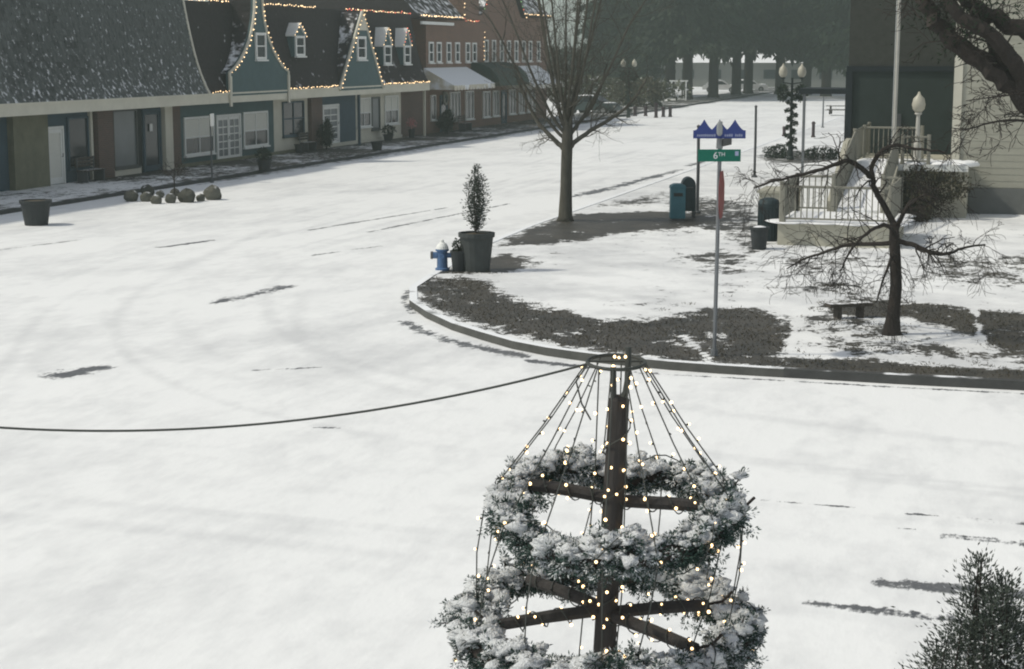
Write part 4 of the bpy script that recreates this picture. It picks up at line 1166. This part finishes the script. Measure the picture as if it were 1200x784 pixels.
def garlanded_lamp(label, x, y, z0, h, shrub_seed):
    t = globe_lamp('lamp_post', label, x, y, z0, h, (-.42, .42), 'lamppost')
    q = np.random.default_rng(shrub_seed); P_ = []
    for s in np.linspace(0, 1, 700):
        a = s * 6.28 * 7; rr = .16 + .05 * math.sin(s * 60)
        P_.append((x + rr * math.cos(a), y + rr * math.sin(a), z0 + .5 + s * (h - 1.6)))
    P_ = np.repeat(np.array(P_), 3, 0)
    g_ = MB(); g_.blades(P_ + q.normal(size=P_.shape) * .035, P_ - np.array([x, y, 0]) * np.array([1, 1, 0]) - np.array([0, 0, 1]) * P_[:, 2:] + q.normal(size=P_.shape) * .12, .11, .05, q)
    g_.build('garland', M['shrub'], t)
    b = MB(); n = 900
    d = q.normal(size=(n, 3)); d /= np.linalg.norm(d, axis=1, keepdims=True)
    b.blades(np.array([x, y, z0 + h * .78]) + d * np.array([.85, .85, .45]) * (.35 + .65 * q.random((n, 1))) * np.where(np.abs(d[:, :1]) > .0, 1, 1), d + q.normal(size=(n, 3)) * .6, .12, .06, q) if False else None
    for dx in (-.42, .42):   # hanging baskets under the globes
        n = 420; d = q.normal(size=(n, 3)); d /= np.linalg.norm(d, axis=1, keepdims=True)
        hb = MB(); hb.blades(np.array([x + dx * ux, y + dx * uy, z0 + h - 1.25]) + d * np.array([.24, .24, .36]) * (.5 + .5 * q.random((n, 1))), d + q.normal(size=(n, 3)) * .5, .13, .06, q)
        hb.tube([(x + dx * ux, y + dx * uy, z0 + h - .85), (x + dx * ux, y + dx * uy, z0 + h - 1.2)], .012, 4)
        hb.build('hanging_basket', M['shrub'], t)
    return t
garlanded_lamp('twin-globe lamp post wound with dark garland, standing in the snow at the right', -9.95, 78.1, GZ, 4.25, 61)
garlanded_lamp('far twin-globe lamp post wound with dark garland near the bollards', -28.84, 128.8, 0, 4.4, 62)
hedge('shrub', 'low dark shrub at the foot of the right-hand lamp post, left side', (-10.7, 79.2, .36), (.55, .5, .34), 700, .12, 'shrub', 63, 'shrub')
hedge('shrub', 'low dark shrub spreading right from the foot of the right-hand lamp post', (-8.7, 79.3, .30), (1.1, .6, .28), 900, .12, 'shrub', 64, 'shrub')

# hydrant
hx, hy = -12.2, 35.75
Hd = thing('fire_hydrant', 'blue fire hydrant with a pale bonnet beside the big planter', 'hydrant', (hx, hy, GZ))
p = MB(); p.lathe([(.16, GZ - .02), (.16, GZ + .05), (.12, GZ + .07), (.115, GZ + .42), (.15, GZ + .44), (.15, GZ + .48)], hx, hy, 16); p.build('barrel', M['hydrant'], Hd, False)
p = MB(); p.lathe([(.145, GZ + .482), (.13, GZ + .54), (.09, GZ + .60), (.04, GZ + .63), (.04, GZ + .68), (.02, GZ + .69)], hx, hy, 16); p.build('bonnet', M['white'], Hd)
def nozzle(dx, dy, r, m):
    p = MB(); p.tube([(hx + dx * .10, hy + dy * .10, GZ + .34), (hx + dx * .21, hy + dy * .21, GZ + .34)], r, 10); o = p.build('nozzle', M['hydrant'], Hd)
    c = MB(); c.tube([(hx + dx * .205, hy + dy * .205, GZ + .34), (hx + dx * .26, hy + dy * .26, GZ + .34)], r * 1.15, 8); c.build('cap', M[m], o)
nozzle(-ux, -uy, .075, 'metal'); nozzle(ux, uy, .06, 'hydrant'); nozzle(uy, -ux, .05, 'hydrant')

def planter(name, label, x, y, z0, r, h, m, soil=True, taper=.74, cat='planter'):
    t = thing(name, label, cat, (x, y, z0))
    p = MB(); p.lathe([(r * taper, z0 - .01), (r * taper * 1.02, z0 + .03), (r * .96, z0 + h * .88), (r * 1.05, z0 + h * .89), (r * 1.06, z0 + h), (r * .94, z0 + h), (r * .9, z0 + h * .9)], x, y, 18)
    p.build('pot', M[m], t)
    if soil:
        s_ = MB(); s_.lathe([(r * .9, z0 + h * .9), (r * .88, z0 + h * .945), (r * .4, z0 + h * .98)], x, y, 14); s_.build('soil', M['soil'], t)
    return t
def upright_shrub(name, label, x, y, z0, h, r, n, m, seed, size=.09, spikes=7):
    "narrow evergreen: several ascending stems clothed in short needles"
    q = np.random.default_rng(seed)
    t = thing(name, label, 'shrub', (x, y, z0))
    st = MB(); B = []; D = []
    for k_ in range(spikes):
        a = 2.4 * k_; rr = r * (.15 + .75 * ((k_ * 5) % spikes) / spikes); hh = h * (1 - .35 * rr / r) * (.9 + .15 * q.random())
        pts = [np.array([x, y, z0 - .03]), np.array([x + math.cos(a) * rr * .6, y + math.sin(a) * rr * .6, z0 + hh * .35]), np.array([x + math.cos(a) * rr, y + math.sin(a) * rr, z0 + hh * .6]), np.array([x + math.cos(a) * rr * .75, y + math.sin(a) * rr * .75, z0 + hh])]
        st.tube(pts, [.02, .014, .01, .004], 4)
        m_ = n // spikes
        s_ = (.14 + .86 * q.random(m_)) * 2.999; i_ = s_.astype(int); f_ = (s_ - i_)[:, None]
        A = np.array(pts)[i_]; Bq = np.array(pts)[np.minimum(i_ + 1, 3)]
        w_ = (.34 * r * np.sin(np.clip(s_ / 3, .05, 1) * 2.75 + .2))[:, None]
        off = q.normal(size=(m_, 3)) * np.array([1, 1, .7]) * np.maximum(w_, .02)
        B.append(A + (Bq - A) * f_ + off); D.append(off * 3 + np.array([0, 0, .55]) * r + q.normal(size=(m_, 3)) * .25 * r)
    B = np.concatenate(B); D = np.concatenate(D)
    f = MB(); f.blades(B, D, size * (.7 + .7 * q.random(len(B))), size * .32, q)
    f.build('foliage', M[m], t); st.build('stems', M['barkd'], t)
    return t
planter('planter', 'big charcoal planter with a columnar evergreen on the corner', -11.43, 35.85, GZ, .385, .86, 'potgrey')
upright_shrub('columnar_evergreen', 'narrow columnar evergreen growing in the big corner planter', -11.43, 35.85, GZ + .80, 1.74, .25, 3000, 'juniper', 71, .065, 11)
planter('planter', 'small dark pot squeezed between hydrant and big planter', -11.80, 35.72, GZ, .19, .46, 'blackpot')
hedge('pot_plant', 'small dark clump growing in the pot beside the hydrant', (-11.80, 35.72, GZ + .56), (.16, .16, .14), 260, .06, 'shrub', 72, 'plant')

# collection boxes by the bare tree
mx_, my_ = -9.42, 48.7
t = thing('collection_box', 'teal blue square-shouldered collection box, left of the pair', 'bin', (mx_, my_, GZ), rotz=YAW)
p = MB(); p.box(-.21, .21, -.22, .22, .06, .92); p.build('body', M['mailblue'], t)
p = MB(); p.prism([(-.23, .922), (.23, .922), (.21, 1.0), (.1, 1.05), (-.1, 1.05), (-.21, 1.0)], -.24, .24, 'y'); p.build('lid', M['mailblue'], t)
bx('slot', M['dark'], t, -.13, .13, -.232, -.221, .70, .80); bx('foot', M['metal'], t, -.19, .19, -.2, .2, -.02, .058)
t = thing('mail_box', 'darker round-topped street mailbox, right of the pair by the dark post', 'mailbox', (-9.28, 49.6, GZ), rotz=YAW)
p = MB(); p.prism([(-.2, .2), (.2, .2)] + [(.2 * math.cos(a), .95 + .24 * math.sin(a)) for a in np.linspace(0, math.pi, 12)], -.24, .24, 'y'); p.build('body', M['bin'], t)
for sx in (-1, 1):
    for sy in (-1, 1): bx('leg', M['metal'], t, sx * .17 - .03, sx * .17 + .03, sy * .2 - .03, sy * .2 + .03, -.02, .198)
bx('handle', M['metal'], t, -.12, .12, -.27, -.242, .88, .91)

# litter bin and planter in front of the ramp
bx_, by_ = -6.12, 44.0
t = thing('litter_bin', 'tall dark round litter bin at the end of the ramp wall', 'bin', (bx_, by_, GZ))
p = MB(); p.lathe([(.21, GZ - .01), (.25, GZ + .05), (.27, GZ + .88), (.29, GZ + .89), (.29, GZ + .96)], bx_, by_, 20); p.build('body', M['bin'], t)
p = MB(); p.lathe([(.285, GZ + .962), (.24, GZ + 1.05), (.12, GZ + 1.10)], bx_, by_, 20); p.build('lid', M['bin'], t)
p = MB()
for k_ in range(20):
    a = k_ * .314; p.box(bx_ + .272 * math.cos(a) - .012, bx_ + .272 * math.cos(a) + .012, by_ + .272 * math.sin(a) - .012, by_ + .272 * math.sin(a) + .012, GZ + .06, GZ + .86)
p.build('slats', M['bin'], t)['kind'] = 'stuff'
planter('planter', 'squat dark planter in front of the litter bin', -6.05, 41.9, GZ, .235, .56, 'blackpot')
s_ = MB(); s_.blob((-6.05, 41.9, GZ + .53), (.19, .19, .05), rng, .1); tag(s_.build('snow_cap', M['snow'], None, True), 'small cap of snow lying in the squat planter', 'snow')

# low bench by the contorted tree
t = thing('low_bench', 'small low wooden bench in the snowy bed near the contorted tree', 'bench', (-2.85, 31.3, GZ), rotz=YAW + .25)
p = MB(); p.box(-.42, .42, -.12, .12, .22, .28); p.build('seat', M['bench'], t)
for sx in (-1, 1): bx('leg', M['bench'], t, sx * .22 - .04, sx * .22 + .04, -.09, .09, -.02, .218)

# boulders
RK = [(-28.4, 51.1, .25, 'pale round boulder at the left end of the ring'), (-29.0, 53.3, .27, 'wide dark boulder at the back left of the ring'), (-27.9, 51.2, .22, 'boulder second from the left in the front of the ring'),
      (-27.15, 50.5, .20, 'flat low boulder nearest the road in the ring'), (-26.85, 50.9, .21, 'small dark boulder in the middle front of the ring'), (-28.0, 53.4, .18, 'angular boulder at the back of the ring behind the square one'),
      (-26.45, 51.3, .31, 'big square-shouldered boulder right of the ring\'s middle'), (-26.2, 51.8, .17, 'small boulder between the two biggest ones'), (-26.1, 52.5, .33, 'largest round boulder at the right end of the ring'), (-28.2, 52.7, .17, 'small snowy boulder inside the ring')]
for i, (x, y, r, lab) in enumerate(RK):
    b = MB(); q = np.random.default_rng(200 + i); b.blob((x, y, r * .6), (r * .95, r * .9, r * .85), q, .10, 14, 9)
    tag(b.build('boulder', M['rock'], None, True), lab, 'rock', 'ring of boulders')
T4 = thing('young_tree', 'spindly young tree with a dark bushy top inside the boulder ring', 'tree', (-27.75, 52.9, 0))
q = np.random.default_rng(77); c_ = MB()
c_.tube([(-27.75, 52.9, -.05), (-27.74, 52.9, .5), (-27.73, 52.9, 1.0)], [.03, .025, .02], 6); c_.build('trunk', M['barkd'], T4)
c_ = MB()
for k_ in range(14): grow(c_, (-27.74, 52.9, .55 + .03 * k_), (math.cos(k_ * 2.4), math.sin(k_ * 2.4), .7), .5, .012, 2, q, .8, .02, 0, (2, 3), 3, .15, .005)
c_.build('crown', M['barkd'], T4)

# planters and furniture along the shops
def tub(label, x, y, r, h, m, plant, seed, pr=None, z0=.12):
    planter('planter', label, x, y, z0, r, h, m)
    if plant:
        hedge('pot_plant', plant, (x, y, z0 + h + (pr or r) * .7), (pr or r, pr or r, (pr or r) * .85), 420, .10, 'shrub', seed, 'plant')
tub('wide black planter at the left edge near the corner', -27.1, 43.2, .44, .72, 'blackpot', None, 81, z0=0)
tub('dark barrel planter at the kerb in front of the cream wall', -29.75, 64.6, .30, .45, 'blackpot', 'low bushy plant spilling from the kerbside barrel planter', 82, .30)
tub('small dark tub under the cream wall\'s window', -33.4, 76.6, .24, .42, 'blackpot', None, 83)
tub('dark planter at the kerb before the pointed gable', -30.7, 80.0, .30, .42, 'blackpot', None, 84)
tub('hanging-style round pot below the shop window with blinds, right of the pointed gable', -33.4, 88.8, .30, .35, 'blackpot', 'round dark plant in the pot below the right-hand shop window', 85, .34)
tub('slim pot with pink flowers by the brown brick wall', -33.4, 92.6, .20, .5, 'blackpot', None, 86)
fl = MB(); q = np.random.default_rng(5); fl.blades(np.array([-33.4, 92.6, .95]) + q.normal(size=(160, 3)) * .13, q.normal(size=(160, 3)), .09, .06, q); fl.tube([(-33.4, 92.6, .55), (-33.4, 92.6, .9)], .02, 4)
tag(fl.build('flowers', M['pink']), 'bunch of pink flowers in the slim pot', 'flowers')['kind'] = 'stuff'
upright_shrub('potted_evergreen', 'dark upright evergreen beside the glazed white door', -33.35, 79.9, .12, 1.6, .36, 1500, 'shrub', 87, .14, 7)
upright_shrub('potted_evergreen', 'dark evergreen below the wreath on the brick shop', -33.3, 98.7, .12, 1.5, .5, 1500, 'shrub', 88, .16, 7)
def bench(label, x, y, L_=1.4):
    t = thing('bench', label, 'bench', (x, y, .12))
    for i in range(3): bx('seat_slat', M['bench'], t, x - .2 + .15 * i, x - .08 + .15 * i, y - L_ / 2, y + L_ / 2, .54, .58)
    for i in range(3): bx('back_slat', M['bench'], t, x - .27, x - .24, y - L_ / 2, y + L_ / 2, .68 + .13 * i, .78 + .13 * i)
    for s_ in (-1, 1):
        bx('leg', M['metal'], t, x - .22, x + .22, y + s_ * (L_ / 2 - .1) - .03, y + s_ * (L_ / 2 - .1) + .03, .11, .538)
        bx('back_post', M['metal'], t, x - .238, x - .215, y + s_ * (L_ / 2 - .1) - .03, y + s_ * (L_ / 2 - .1) + .03, .54, 1.05)
    return t
bench('dark slatted bench under the left shop\'s dark window', -33.45, 57.2)
bench('small dark bench under the brick shop\'s awning', -33.3, 102.2, 1.5)
bench('dark bench under the window of the cream wall', -33.5, 77.9, 1.2)

# bollards and gate across the street
for i, (x, y, h, lab) in enumerate([(-29.1, 132.4, .75, 'short bollard nearest the far lamp post'), (-28.3, 132.6, .8, 'second bollard from the far lamp post'), (-26.8, 129.4, 1.15, 'tallest dark bollard, standing alone in the middle'),
                                    (-26.6, 131.2, .8, 'left bollard of the close pair at the right end'), (-26.1, 131.4, .8, 'right bollard of the close pair at the right end')]):
    b = MB(); b.lathe([(.17, -.02), (.17, .06), (.13, .10), (.13, h - .18), (.17, h - .16), (.17, h - .08), (.08, h)], x, y, 10)
    tag(b.build('bollard', M['bollard']), lab, 'bollard', 'bollards on the far side of the street')
for i, (x, y, h) in enumerate([(-15.2, 100.5, .55), (-13.4, 99.5, .9)]):
    b = MB(); b.lathe([(.13, GZ - .02), (.13, GZ + .06), (.09, GZ + .1), (.09, GZ + h - .14), (.13, GZ + h - .1), (.05, GZ + h)], x + 2.0, y, 10)
    tag(b.build('bollard', M['bollard']), ['short dark bollard beyond the right-hand lamp post', 'taller dark bollard left of the thin far post'][i], 'bollard')
t = thing('garden_gate', 'white wooden garden gate frame in front of the conifers', 'gate', (-33.6, 173.4, 0))
for dx in (-.75, .75): bx('gate_post', M['white'], t, -33.6 + dx - .07, -33.6 + dx + .07, 173.33, 173.47, -.05, 2.0)
bx('lintel', M['white'], t, -34.55, -32.65, 173.30, 173.50, 2.003, 2.15)
bx('rail', M['white'], t, -34.28, -32.92, 173.36, 173.44, 1.2, 1.3)
for i in range(5): bx('baluster', M['white'], t, -34.1 + .25 * i - .03, -34.1 + .25 * i + .03, 173.37, 173.43, .3, 1.197)
bx('rail', M['white'], t, -34.28, -32.92, 173.36, 173.44, .2, .297)

def car(label, x, y, rz, m, snow=True, scale=1.0):
    t = thing('parked_car', label, 'car', (x, y, 0), None, rz + 1e-5)
    L_, W_ = 2.25, .88
    body = [(-L_, .32), (-L_, .72), (-L_ + .12, .86), (-1.25, .92), (1.05, .94), (1.55, .90), (L_ - .08, .78), (L_, .55), (L_, .32)]
    p = MB(); p.prism(body, -W_, W_, 'y'); b = p.build('body', M[m], t)
    cab = [(-1.95, .925), (-1.45, 1.40), (-1.2, 1.46), (.15, 1.46), (.45, 1.40), (1.1, .943)]
    p = MB(); p.prism(cab, -W_ + .10, W_ - .10, 'y'); c = p.build('cabin', M[m], t)
    for s_ in (-1, 1):
        p = MB(); e = s_ * (W_ - .098)
        for poly in ([(-1.55, .98), (-1.25, 1.36), (-.55, 1.38), (-.55, .98)], [(-.45, .98), (-.45, 1.38), (.2, 1.38), (.85, .98)]):
            v = [(a, e, z_) for a, z_ in poly] + [(a, e + s_ * .006, z_) for a, z_ in poly]
            p.add(v, [(0, 1, 2, 3), (7, 6, 5, 4)])
        p.build('side_window', M['glass'], c)
    p = MB(); p.add([(.50, -.68, 1.385), (.50, .68, 1.385), (1.07, .70, 1.0), (1.07, -.70, 1.0)], [(0, 1, 2, 3)]); p.v = [(a + .03, b_, c_ + .02) for a, b_, c_ in p.v]; p.build('windscreen', M['glass'], c)
    for ax in (-1.4, 1.4):
        for s_ in (-1, 1):
            p = MB(); p.tube([(ax, s_ * (W_ - .18), .33), (ax, s_ * (W_ + .02), .33)], .33, 14); w_ = p.build('wheel', M['rubber'], t)
            p = MB(); p.tube([(ax, s_ * (W_ + .015), .33), (ax, s_ * (W_ + .03), .33)], .19, 10); p.build('rim', M['alu'], w_)
    for s_ in (-1, 1):
        bx('headlight', M['globe'], t, L_ - .05, L_ + .015, s_ * .62 - .14, s_ * .62 + .14, .60, .72)
    if snow:
        p = MB(); p.blob((-.55, 0, 1.46), (.8, .62, .09), rng, .06); p.build('roof_snow', M['snow'], t, True)
        p = MB(); p.blob((1.55, 0, .92), (.5, .7, .06), rng, .06); p.build('bonnet_snow', M['snow'], t, True)
    return t
car('dark green parked car with snow on its roof behind the bare tree', -33.4, 136.0, R(-14), 'cardark')
car('left white car parked among the park conifers', -36.6, 216.5, R(8), 'carwhite')
car('right white car parked among the park conifers', -33.6, 221.5, R(8), 'carwhite')
t = thing('picnic_table', 'dark picnic table in the snow left of the green building', 'table', (-13.7, 138.5, 0))
bx('table_top', M['bench'], t, -14.9, -12.5, 138.1, 138.9, .72, .78)
for s_ in (-1, 1):
    bx('seat', M['bench'], t, -14.9, -12.5, 138.5 + s_ * .75 - .14, 138.5 + s_ * .75 + .14, .42, .47)
    bx('leg', M['bench'], t, -13.7 + s_ * .85 - .06, -13.7 + s_ * .85 + .06, 137.8, 139.2, GZ - .02, .417); bx('leg_post', M['bench'], t, -13.7 + s_ * .85 - .06, -13.7 + s_ * .85 + .06, 138.3, 138.7, .418, .718)
# pale building seen between the conifer trunks
t = thing('far_building', 'low pale building with snowy roof behind the conifer trunks', 'building', (-42, 250, 0))
bx('wall', M['greybuild'], t, -62, -24, 250, 258, 0, 3.6)
p = MB(); p.prism([(249.2, 3.5), (254, 5.4), (258.8, 3.5)], -62.5, -23.5, 'x'); p.build('roof', M['snow'], t)
for i in range(9): bx('window', M['glass'], t, -60 + 4 * i, -58.2 + 4 * i, 249.96, 249.998, 1.2, 2.5)

# ---------------------------------------------------------------- foreground: hooped pole tree
PXW, PYW = cam2world(.43, 9.0)
PT_ = thing('hooped_pole_tree', 'dark pole ringed with snowy evergreen hoops and strings of warm lights, in the foreground', 'pole tree', (PXW, PYW, 0), rotz=YAW)
def pole_at(z): return np.array([.0 + .048 * z, 0, z])       # the pole leans a little to the right
p = MB(); p.tube([pole_at(-.1), pole_at(1.0), pole_at(2.0), pole_at(3.06), pole_at(3.08)], [.070, .065, .060, .055, .045], 14); p.build('pole', M['post'], PT_)
hz = 3.265; hc = np.array([.128, 0, hz]); hr = .155
tor = [hc + np.array([hr * math.cos(a), hr * math.sin(a), .012 * math.sin(a)]) for a in np.linspace(0, 2 * math.pi, 33)]
p = MB(); p.tube(tor, .010, 6, False)
p.tube([hc + np.array([-hr, .02, 0]), hc + np.array([hr, .02, 0])], .006, 5); p.build('top_hoop', M['wire'], PT_)
p = MB(); a_ = pole_at(3.05)
p.tube([a_ + np.array([-.03, -.02, -.1]), a_ + np.array([-.035, -.02, .19])], .017, 8)
p.tube([a_ + np.array([.02, -.03, .03]), a_ + np.array([.032, -.03, .06]), a_ + np.array([.042, -.03, .12]), a_ + np.array([.046, -.02, .30])], .017, 8)
p.build('hoop_bracket', M['wire'], PT_)

GX1, GR1, GZ1 = .136, .60, 2.45
GX2, GR2, GZ2 = .06, .745, 1.80
def wreath(cx, Rm, z, tr, seed, n, tilt, part='garland'):
    q = np.random.default_rng(seed)
    ph = q.random(8) * 6.28
    def centre(a):
        rr = Rm * (1 + .03 * math.sin(3 * a + ph[0]) + .02 * math.sin(5 * a + ph[1]))
        return np.array([cx + rr * math.cos(a), rr * math.sin(a), z + tilt * math.sin(a) + .025 * math.sin(2 * a + ph[2]) + .02 * math.sin(5 * a + ph[3])])
    core = MB(); core.tube([centre(a) for a in np.linspace(0, 2 * math.pi, 41)], tr * .45, 8, False)
    B = []; D = []; snow_ = MB()
    for k_ in range(n):     # rounded tufts of short needles, some long ones sticking out
        a = q.random() * 6.2832; c = centre(a); th = q.random() * 6.2832
        lt = tr * (.80 + .14 * math.sin(6 * a + ph[4]) + .10 * math.sin(11 * a + ph[5]))
        out = np.array([math.cos(a) * math.cos(th), math.sin(a) * math.cos(th), math.sin(th)])
        tang = np.array([-math.sin(a), math.cos(a), 0]) * q.normal() * .5
        d = out + tang + q.normal(size=3) * .2; d /= np.linalg.norm(d)
        far = q.random() < .06
        tc_ = c + out * lt * (.35 + .4 * q.random()) + (d * lt * .55 if far else 0)
        rad = (.026 + .022 * q.random()) * (1.15 if far else 1)
        m_ = 80
        nd = q.normal(size=(m_, 3)); nd /= np.linalg.norm(nd, axis=1, keepdims=True)
        ax = d * rad * (1.3 if far else .9)
        B.append(tc_ + ax * (q.random((m_, 1)) * 2 - 1) + nd * rad * .35); D.append(nd + d * .45)
        core.tube([c, tc_], [.010, .004], 3, False)
        if out[2] > .1 and q.random() < .62:
            pc = tc_ + np.array([0, 0, rad * .45])
            w_ = tr * (.14 + .34 * q.random() ** 2)
            snow_.blob(pc, (w_, w_ * (.7 + .5 * q.random()), w_ * (.40 + .25 * q.random())), q, .38, 9, 7)
    B = np.concatenate(B); D = np.concatenate(D)
    f = MB(); f.blades(B, D, .014 + .016 * q.random(len(B)), .0078, q)
    o = f.build(part, M['needleg'], PT_)
    core.build('twigs', M['barkd'], o)
    stuff(snow_.build('snow', M['gsnow'], o, True))
    return centre
c1 = wreath(GX1, GR1, GZ1, .140, 501, 1500, .085)
c2 = wreath(GX2, GR2, GZ2, .150, 502, 1850, .05)

def arm(a, b, r=.036):
    p = MB(); a = np.array(a, float); b = np.array(b, float); m_ = (a + b) / 2 + np.array([0, 0, .006])
    p.tube([a, m_, b], [r, r * 1.02, r * .95], 8); p.build('arm', M['post'], PT_)
z1 = 2.47; x1 = pole_at(z1)[0]
arm((x1 + .04, 0, z1 + .03), (x1 + .62, -.10, z1 + .01)); arm((x1 - .04, 0, z1 + .05), (x1 - .44, .12, z1 + .09))
z2 = 1.86; x2 = pole_at(z2)[0]
arm((x2 - .04, 0, z2 + .02), (x2 - .58, -.12, z2 - .02)); arm((x2 - .03, .03, z2 + .03), (x2 - .42, .52, z2 + .03))
arm((x2 + .04, .0, z2 + .01), (x2 + .57, .12, z2 + .01)); arm((x2 + .03, -.03, z2 + .0), (x2 + .44, -.48, z2 - .03))
for (ax, ay, az, s_) in ((x2 - .58, -.12, z2 - .02, -1), (x2 + .57, .12, z2 + .01, 1), (x2 + .44, -.48, z2 - .03, 1), (x2 + .62 + .03, -.10, z1, 1)):
    p = MB(); p.tube([(ax - s_ * .02, ay, az), (ax + s_ * .08, ay, az + .02), (ax + s_ * .14, ay + .05, az + .06)], .009, 5); p.tube([(ax - s_ * .02, ay, az), (ax + s_ * .05, ay - .04, az - .04), (ax + s_ * .10, ay - .06, az - .03)], .008, 5)
    p.build('twig', M['barkd'], PT_)

def bulb_string(pts, n, seed, r=.0082, off=.018, name='light_string'):
    "cord with small bulbs standing off on short sockets"
    q = np.random.default_rng(seed)
    P = [np.array(a, float) for a in pts]
    seg = np.array([np.linalg.norm(b - a) for a, b in zip(P[:-1], P[1:])]); cum = np.concatenate([[0], np.cumsum(seg)])
    w = MB(); w.tube(P, .0038, 4); root = w.build(name, M['wire'], PT_)
    bl = MB(); so = MB()
    for k_ in range(n):
        s_ = cum[-1] * (k_ + .5 + .5 * (q.random() - .5)) / n
        i = int(np.clip(np.searchsorted(cum, s_) - 1, 0, len(seg) - 1))
        p_ = P[i] + (P[i + 1] - P[i]) * (s_ - cum[i]) / max(seg[i], 1e-6)
        d = q.normal(size=3); d[2] *= .5; d /= np.linalg.norm(d)
        e = p_ + d * off
        so.tube([p_, e], .0048, 4)
        if q.random() < .86:
            rr = r * (.8 + .4 * q.random())
            bl.blob(e + d * rr * .7, (rr, rr, rr), q, .0, 7, 5)
    if bl.n: stuff(bl.build('bulbs', M['bulb'], root, True))
    stuff(so.build('sockets', M['wire'], root))
    return root
NS = 13
for k_ in range(NS):
    a = 6.2832 * (k_ + .35 + .25 * math.sin(k_ * 3.1)) / NS
    top = hc + np.array([hr * math.cos(a), hr * math.sin(a), 0])
    e1 = c1(a) + np.array([math.cos(a) * .03, math.sin(a) * .03, .12])
    mid = (top + e1) / 2 + np.array([0, 0, -.02])
    e1b = c1(a) + np.array([math.cos(a) * .11, math.sin(a) * .11, -.02])
    a2 = a + .12 * math.sin(k_ * 5.)
    e2 = c2(a2) + np.array([math.cos(a2) * -.02, math.sin(a2) * -.02, .13])
    mid2 = (e1b + e2) / 2 + np.array([math.cos(a) * .02, math.sin(a) * .02, 0])
    e2b = c2(a2) + np.array([math.cos(a2) * .12, math.sin(a2) * .12, -.05])
    bulb_string([top, mid, e1, e1b, mid2, e2, e2b], 11, 600 + k_)
for k_ in range(3):   # strings hanging inside, by the pole
    a = 1.2 + 2.1 * k_
    top = hc + np.array([hr * math.cos(a) * .6, hr * math.sin(a) * .6, -.02])
    bulb_string([top, np.array([x1 + .10 * math.cos(a), .10 * math.sin(a), 2.7]), np.array([x2 + .12 * math.cos(a), .12 * math.sin(a), 2.0]), np.array([.03 + .12 * math.cos(a), .12 * math.sin(a), 1.3])], 12, 640 + k_)
def wind(a0, b0, turns, rad, n, seed):
    a0 = np.array(a0, float); b0 = np.array(b0, float); d = b0 - a0; d /= np.linalg.norm(d)
    s1 = np.cross(d, [0.3, .2, 1] if abs(d[2]) < .8 else [1, 0, 0]); s1 /= np.linalg.norm(s1); s2 = np.cross(d, s1)
    L_ = np.linalg.norm(b0 - a0)
    bulb_string([a0 + d * L_ * t + rad * (math.cos(t * 6.283 * turns) * s1 + math.sin(t * 6.283 * turns) * s2) for t in np.linspace(0, 1, int(14 * turns))], n, seed)
wind(pole_at(1.2), pole_at(3.0), 6, .068, 34, 700)
wind((x2 - .04, 0, z2 + .02), (x2 - .56, -.12, z2 - .02), 4, .046, 13, 701); wind((x2 - .03, .03, z2 + .03), (x2 - .40, .50, z2 + .03), 4, .046, 10, 702)
wind((x2 + .04, 0, z2 + .01), (x2 + .55, .12, z2 + .01), 4, .046, 12, 703); wind((x2 + .03, -.03, z2), (x2 + .42, -.46, z2 - .03), 4, .046, 12, 704)
wind((x1 + .04, 0, z1 + .03), (x1 + .60, -.10, z1 + .01), 4, .046, 11, 705); wind((x1 - .04, 0, z1 + .05), (x1 - .42, .12, z1 + .09), 3, .046, 8, 706)
for z_, Rm, tr_, cf, sd in ((GZ1, GR1, .118, c1, 710), (GZ2, GR2, .125, c2, 711)):
    bulb_string([cf(a) + tr_ * np.array([math.cos(a) * math.cos(7 * a), math.sin(a) * math.cos(7 * a), math.sin(7 * a)]) for a in np.linspace(0, 6.283, 90)], 34, sd)
bulb_string([hc + np.array([.01, -.03, .04]), hc + np.array([.05, -.03, .045])], 4, 720)
p = MB(); p.tube([hc + np.array([-hr, -.02, -.01]), hc + np.array([-hr - .06, -.03, -.1]), hc + np.array([-hr - .03, -.03, -.22]), hc + np.array([-hr + .02, -.03, -.31])], .005, 5); p.build('cord_end', M['wire'], PT_)

# guy cable running off to the left
A = np.array([hc[0] - hr + .43, 9.0, hz - .01]); Bc = np.array([-4.3, 9.4, 3.02])
pts = []
for t_ in np.linspace(0, 1.9, 76):
    pp = A + (Bc - A) * t_; pp[2] -= .29 * 4 * t_ * (1 - t_)
    X_, Y_ = cam2world(pp[0], pp[1]); pts.append((X_, Y_, pp[2]))
p = MB(); p.tube(pts, .007, 6); cab = p.build('guy_cable', M['wire'])
pole('wooden_post', 'tall wooden post holding the far left end of the sagging cable', pts[-1][0], pts[-1][1], 0, pts[-1][2] + .3, .11, 'bark')
tag(cab, 'dark sagging cable running left from the pole tree\'s top hoop', 'cable')

# evergreen shrub in the lower right corner
bxw, byw = cam2world(2.98, 10.2)
upright_shrub('foreground_shrub', 'feathery dark evergreen shrub at the bottom right corner', bxw, byw, 0, 1.90, .48, 34000, 'juniper', 91, .034, 21)

# ---------------------------------------------------------------- air
hzb = MB(); hzb.box(-760, 760, -360, 960, -1.6, 40)
hz_ = hzb.build('haze', M['snow']); stuff(hz_)
hm = bpy.data.materials.new('haze_air'); hm.use_nodes = True
hm.node_tree.nodes.clear()
ov = hm.node_tree.nodes.new('ShaderNodeOutputMaterial'); pv = hm.node_tree.nodes.new('ShaderNodeVolumePrincipled')
pv.inputs['Density'].default_value = .0013; pv.inputs['Color'].default_value = (.76, .90, .83, 1); pv.inputs['Anisotropy'].default_value = .2
hm.node_tree.links.new(pv.outputs[0], ov.inputs['Volume'])
hz_.data.materials.clear(); hz_.data.materials.append(hm)
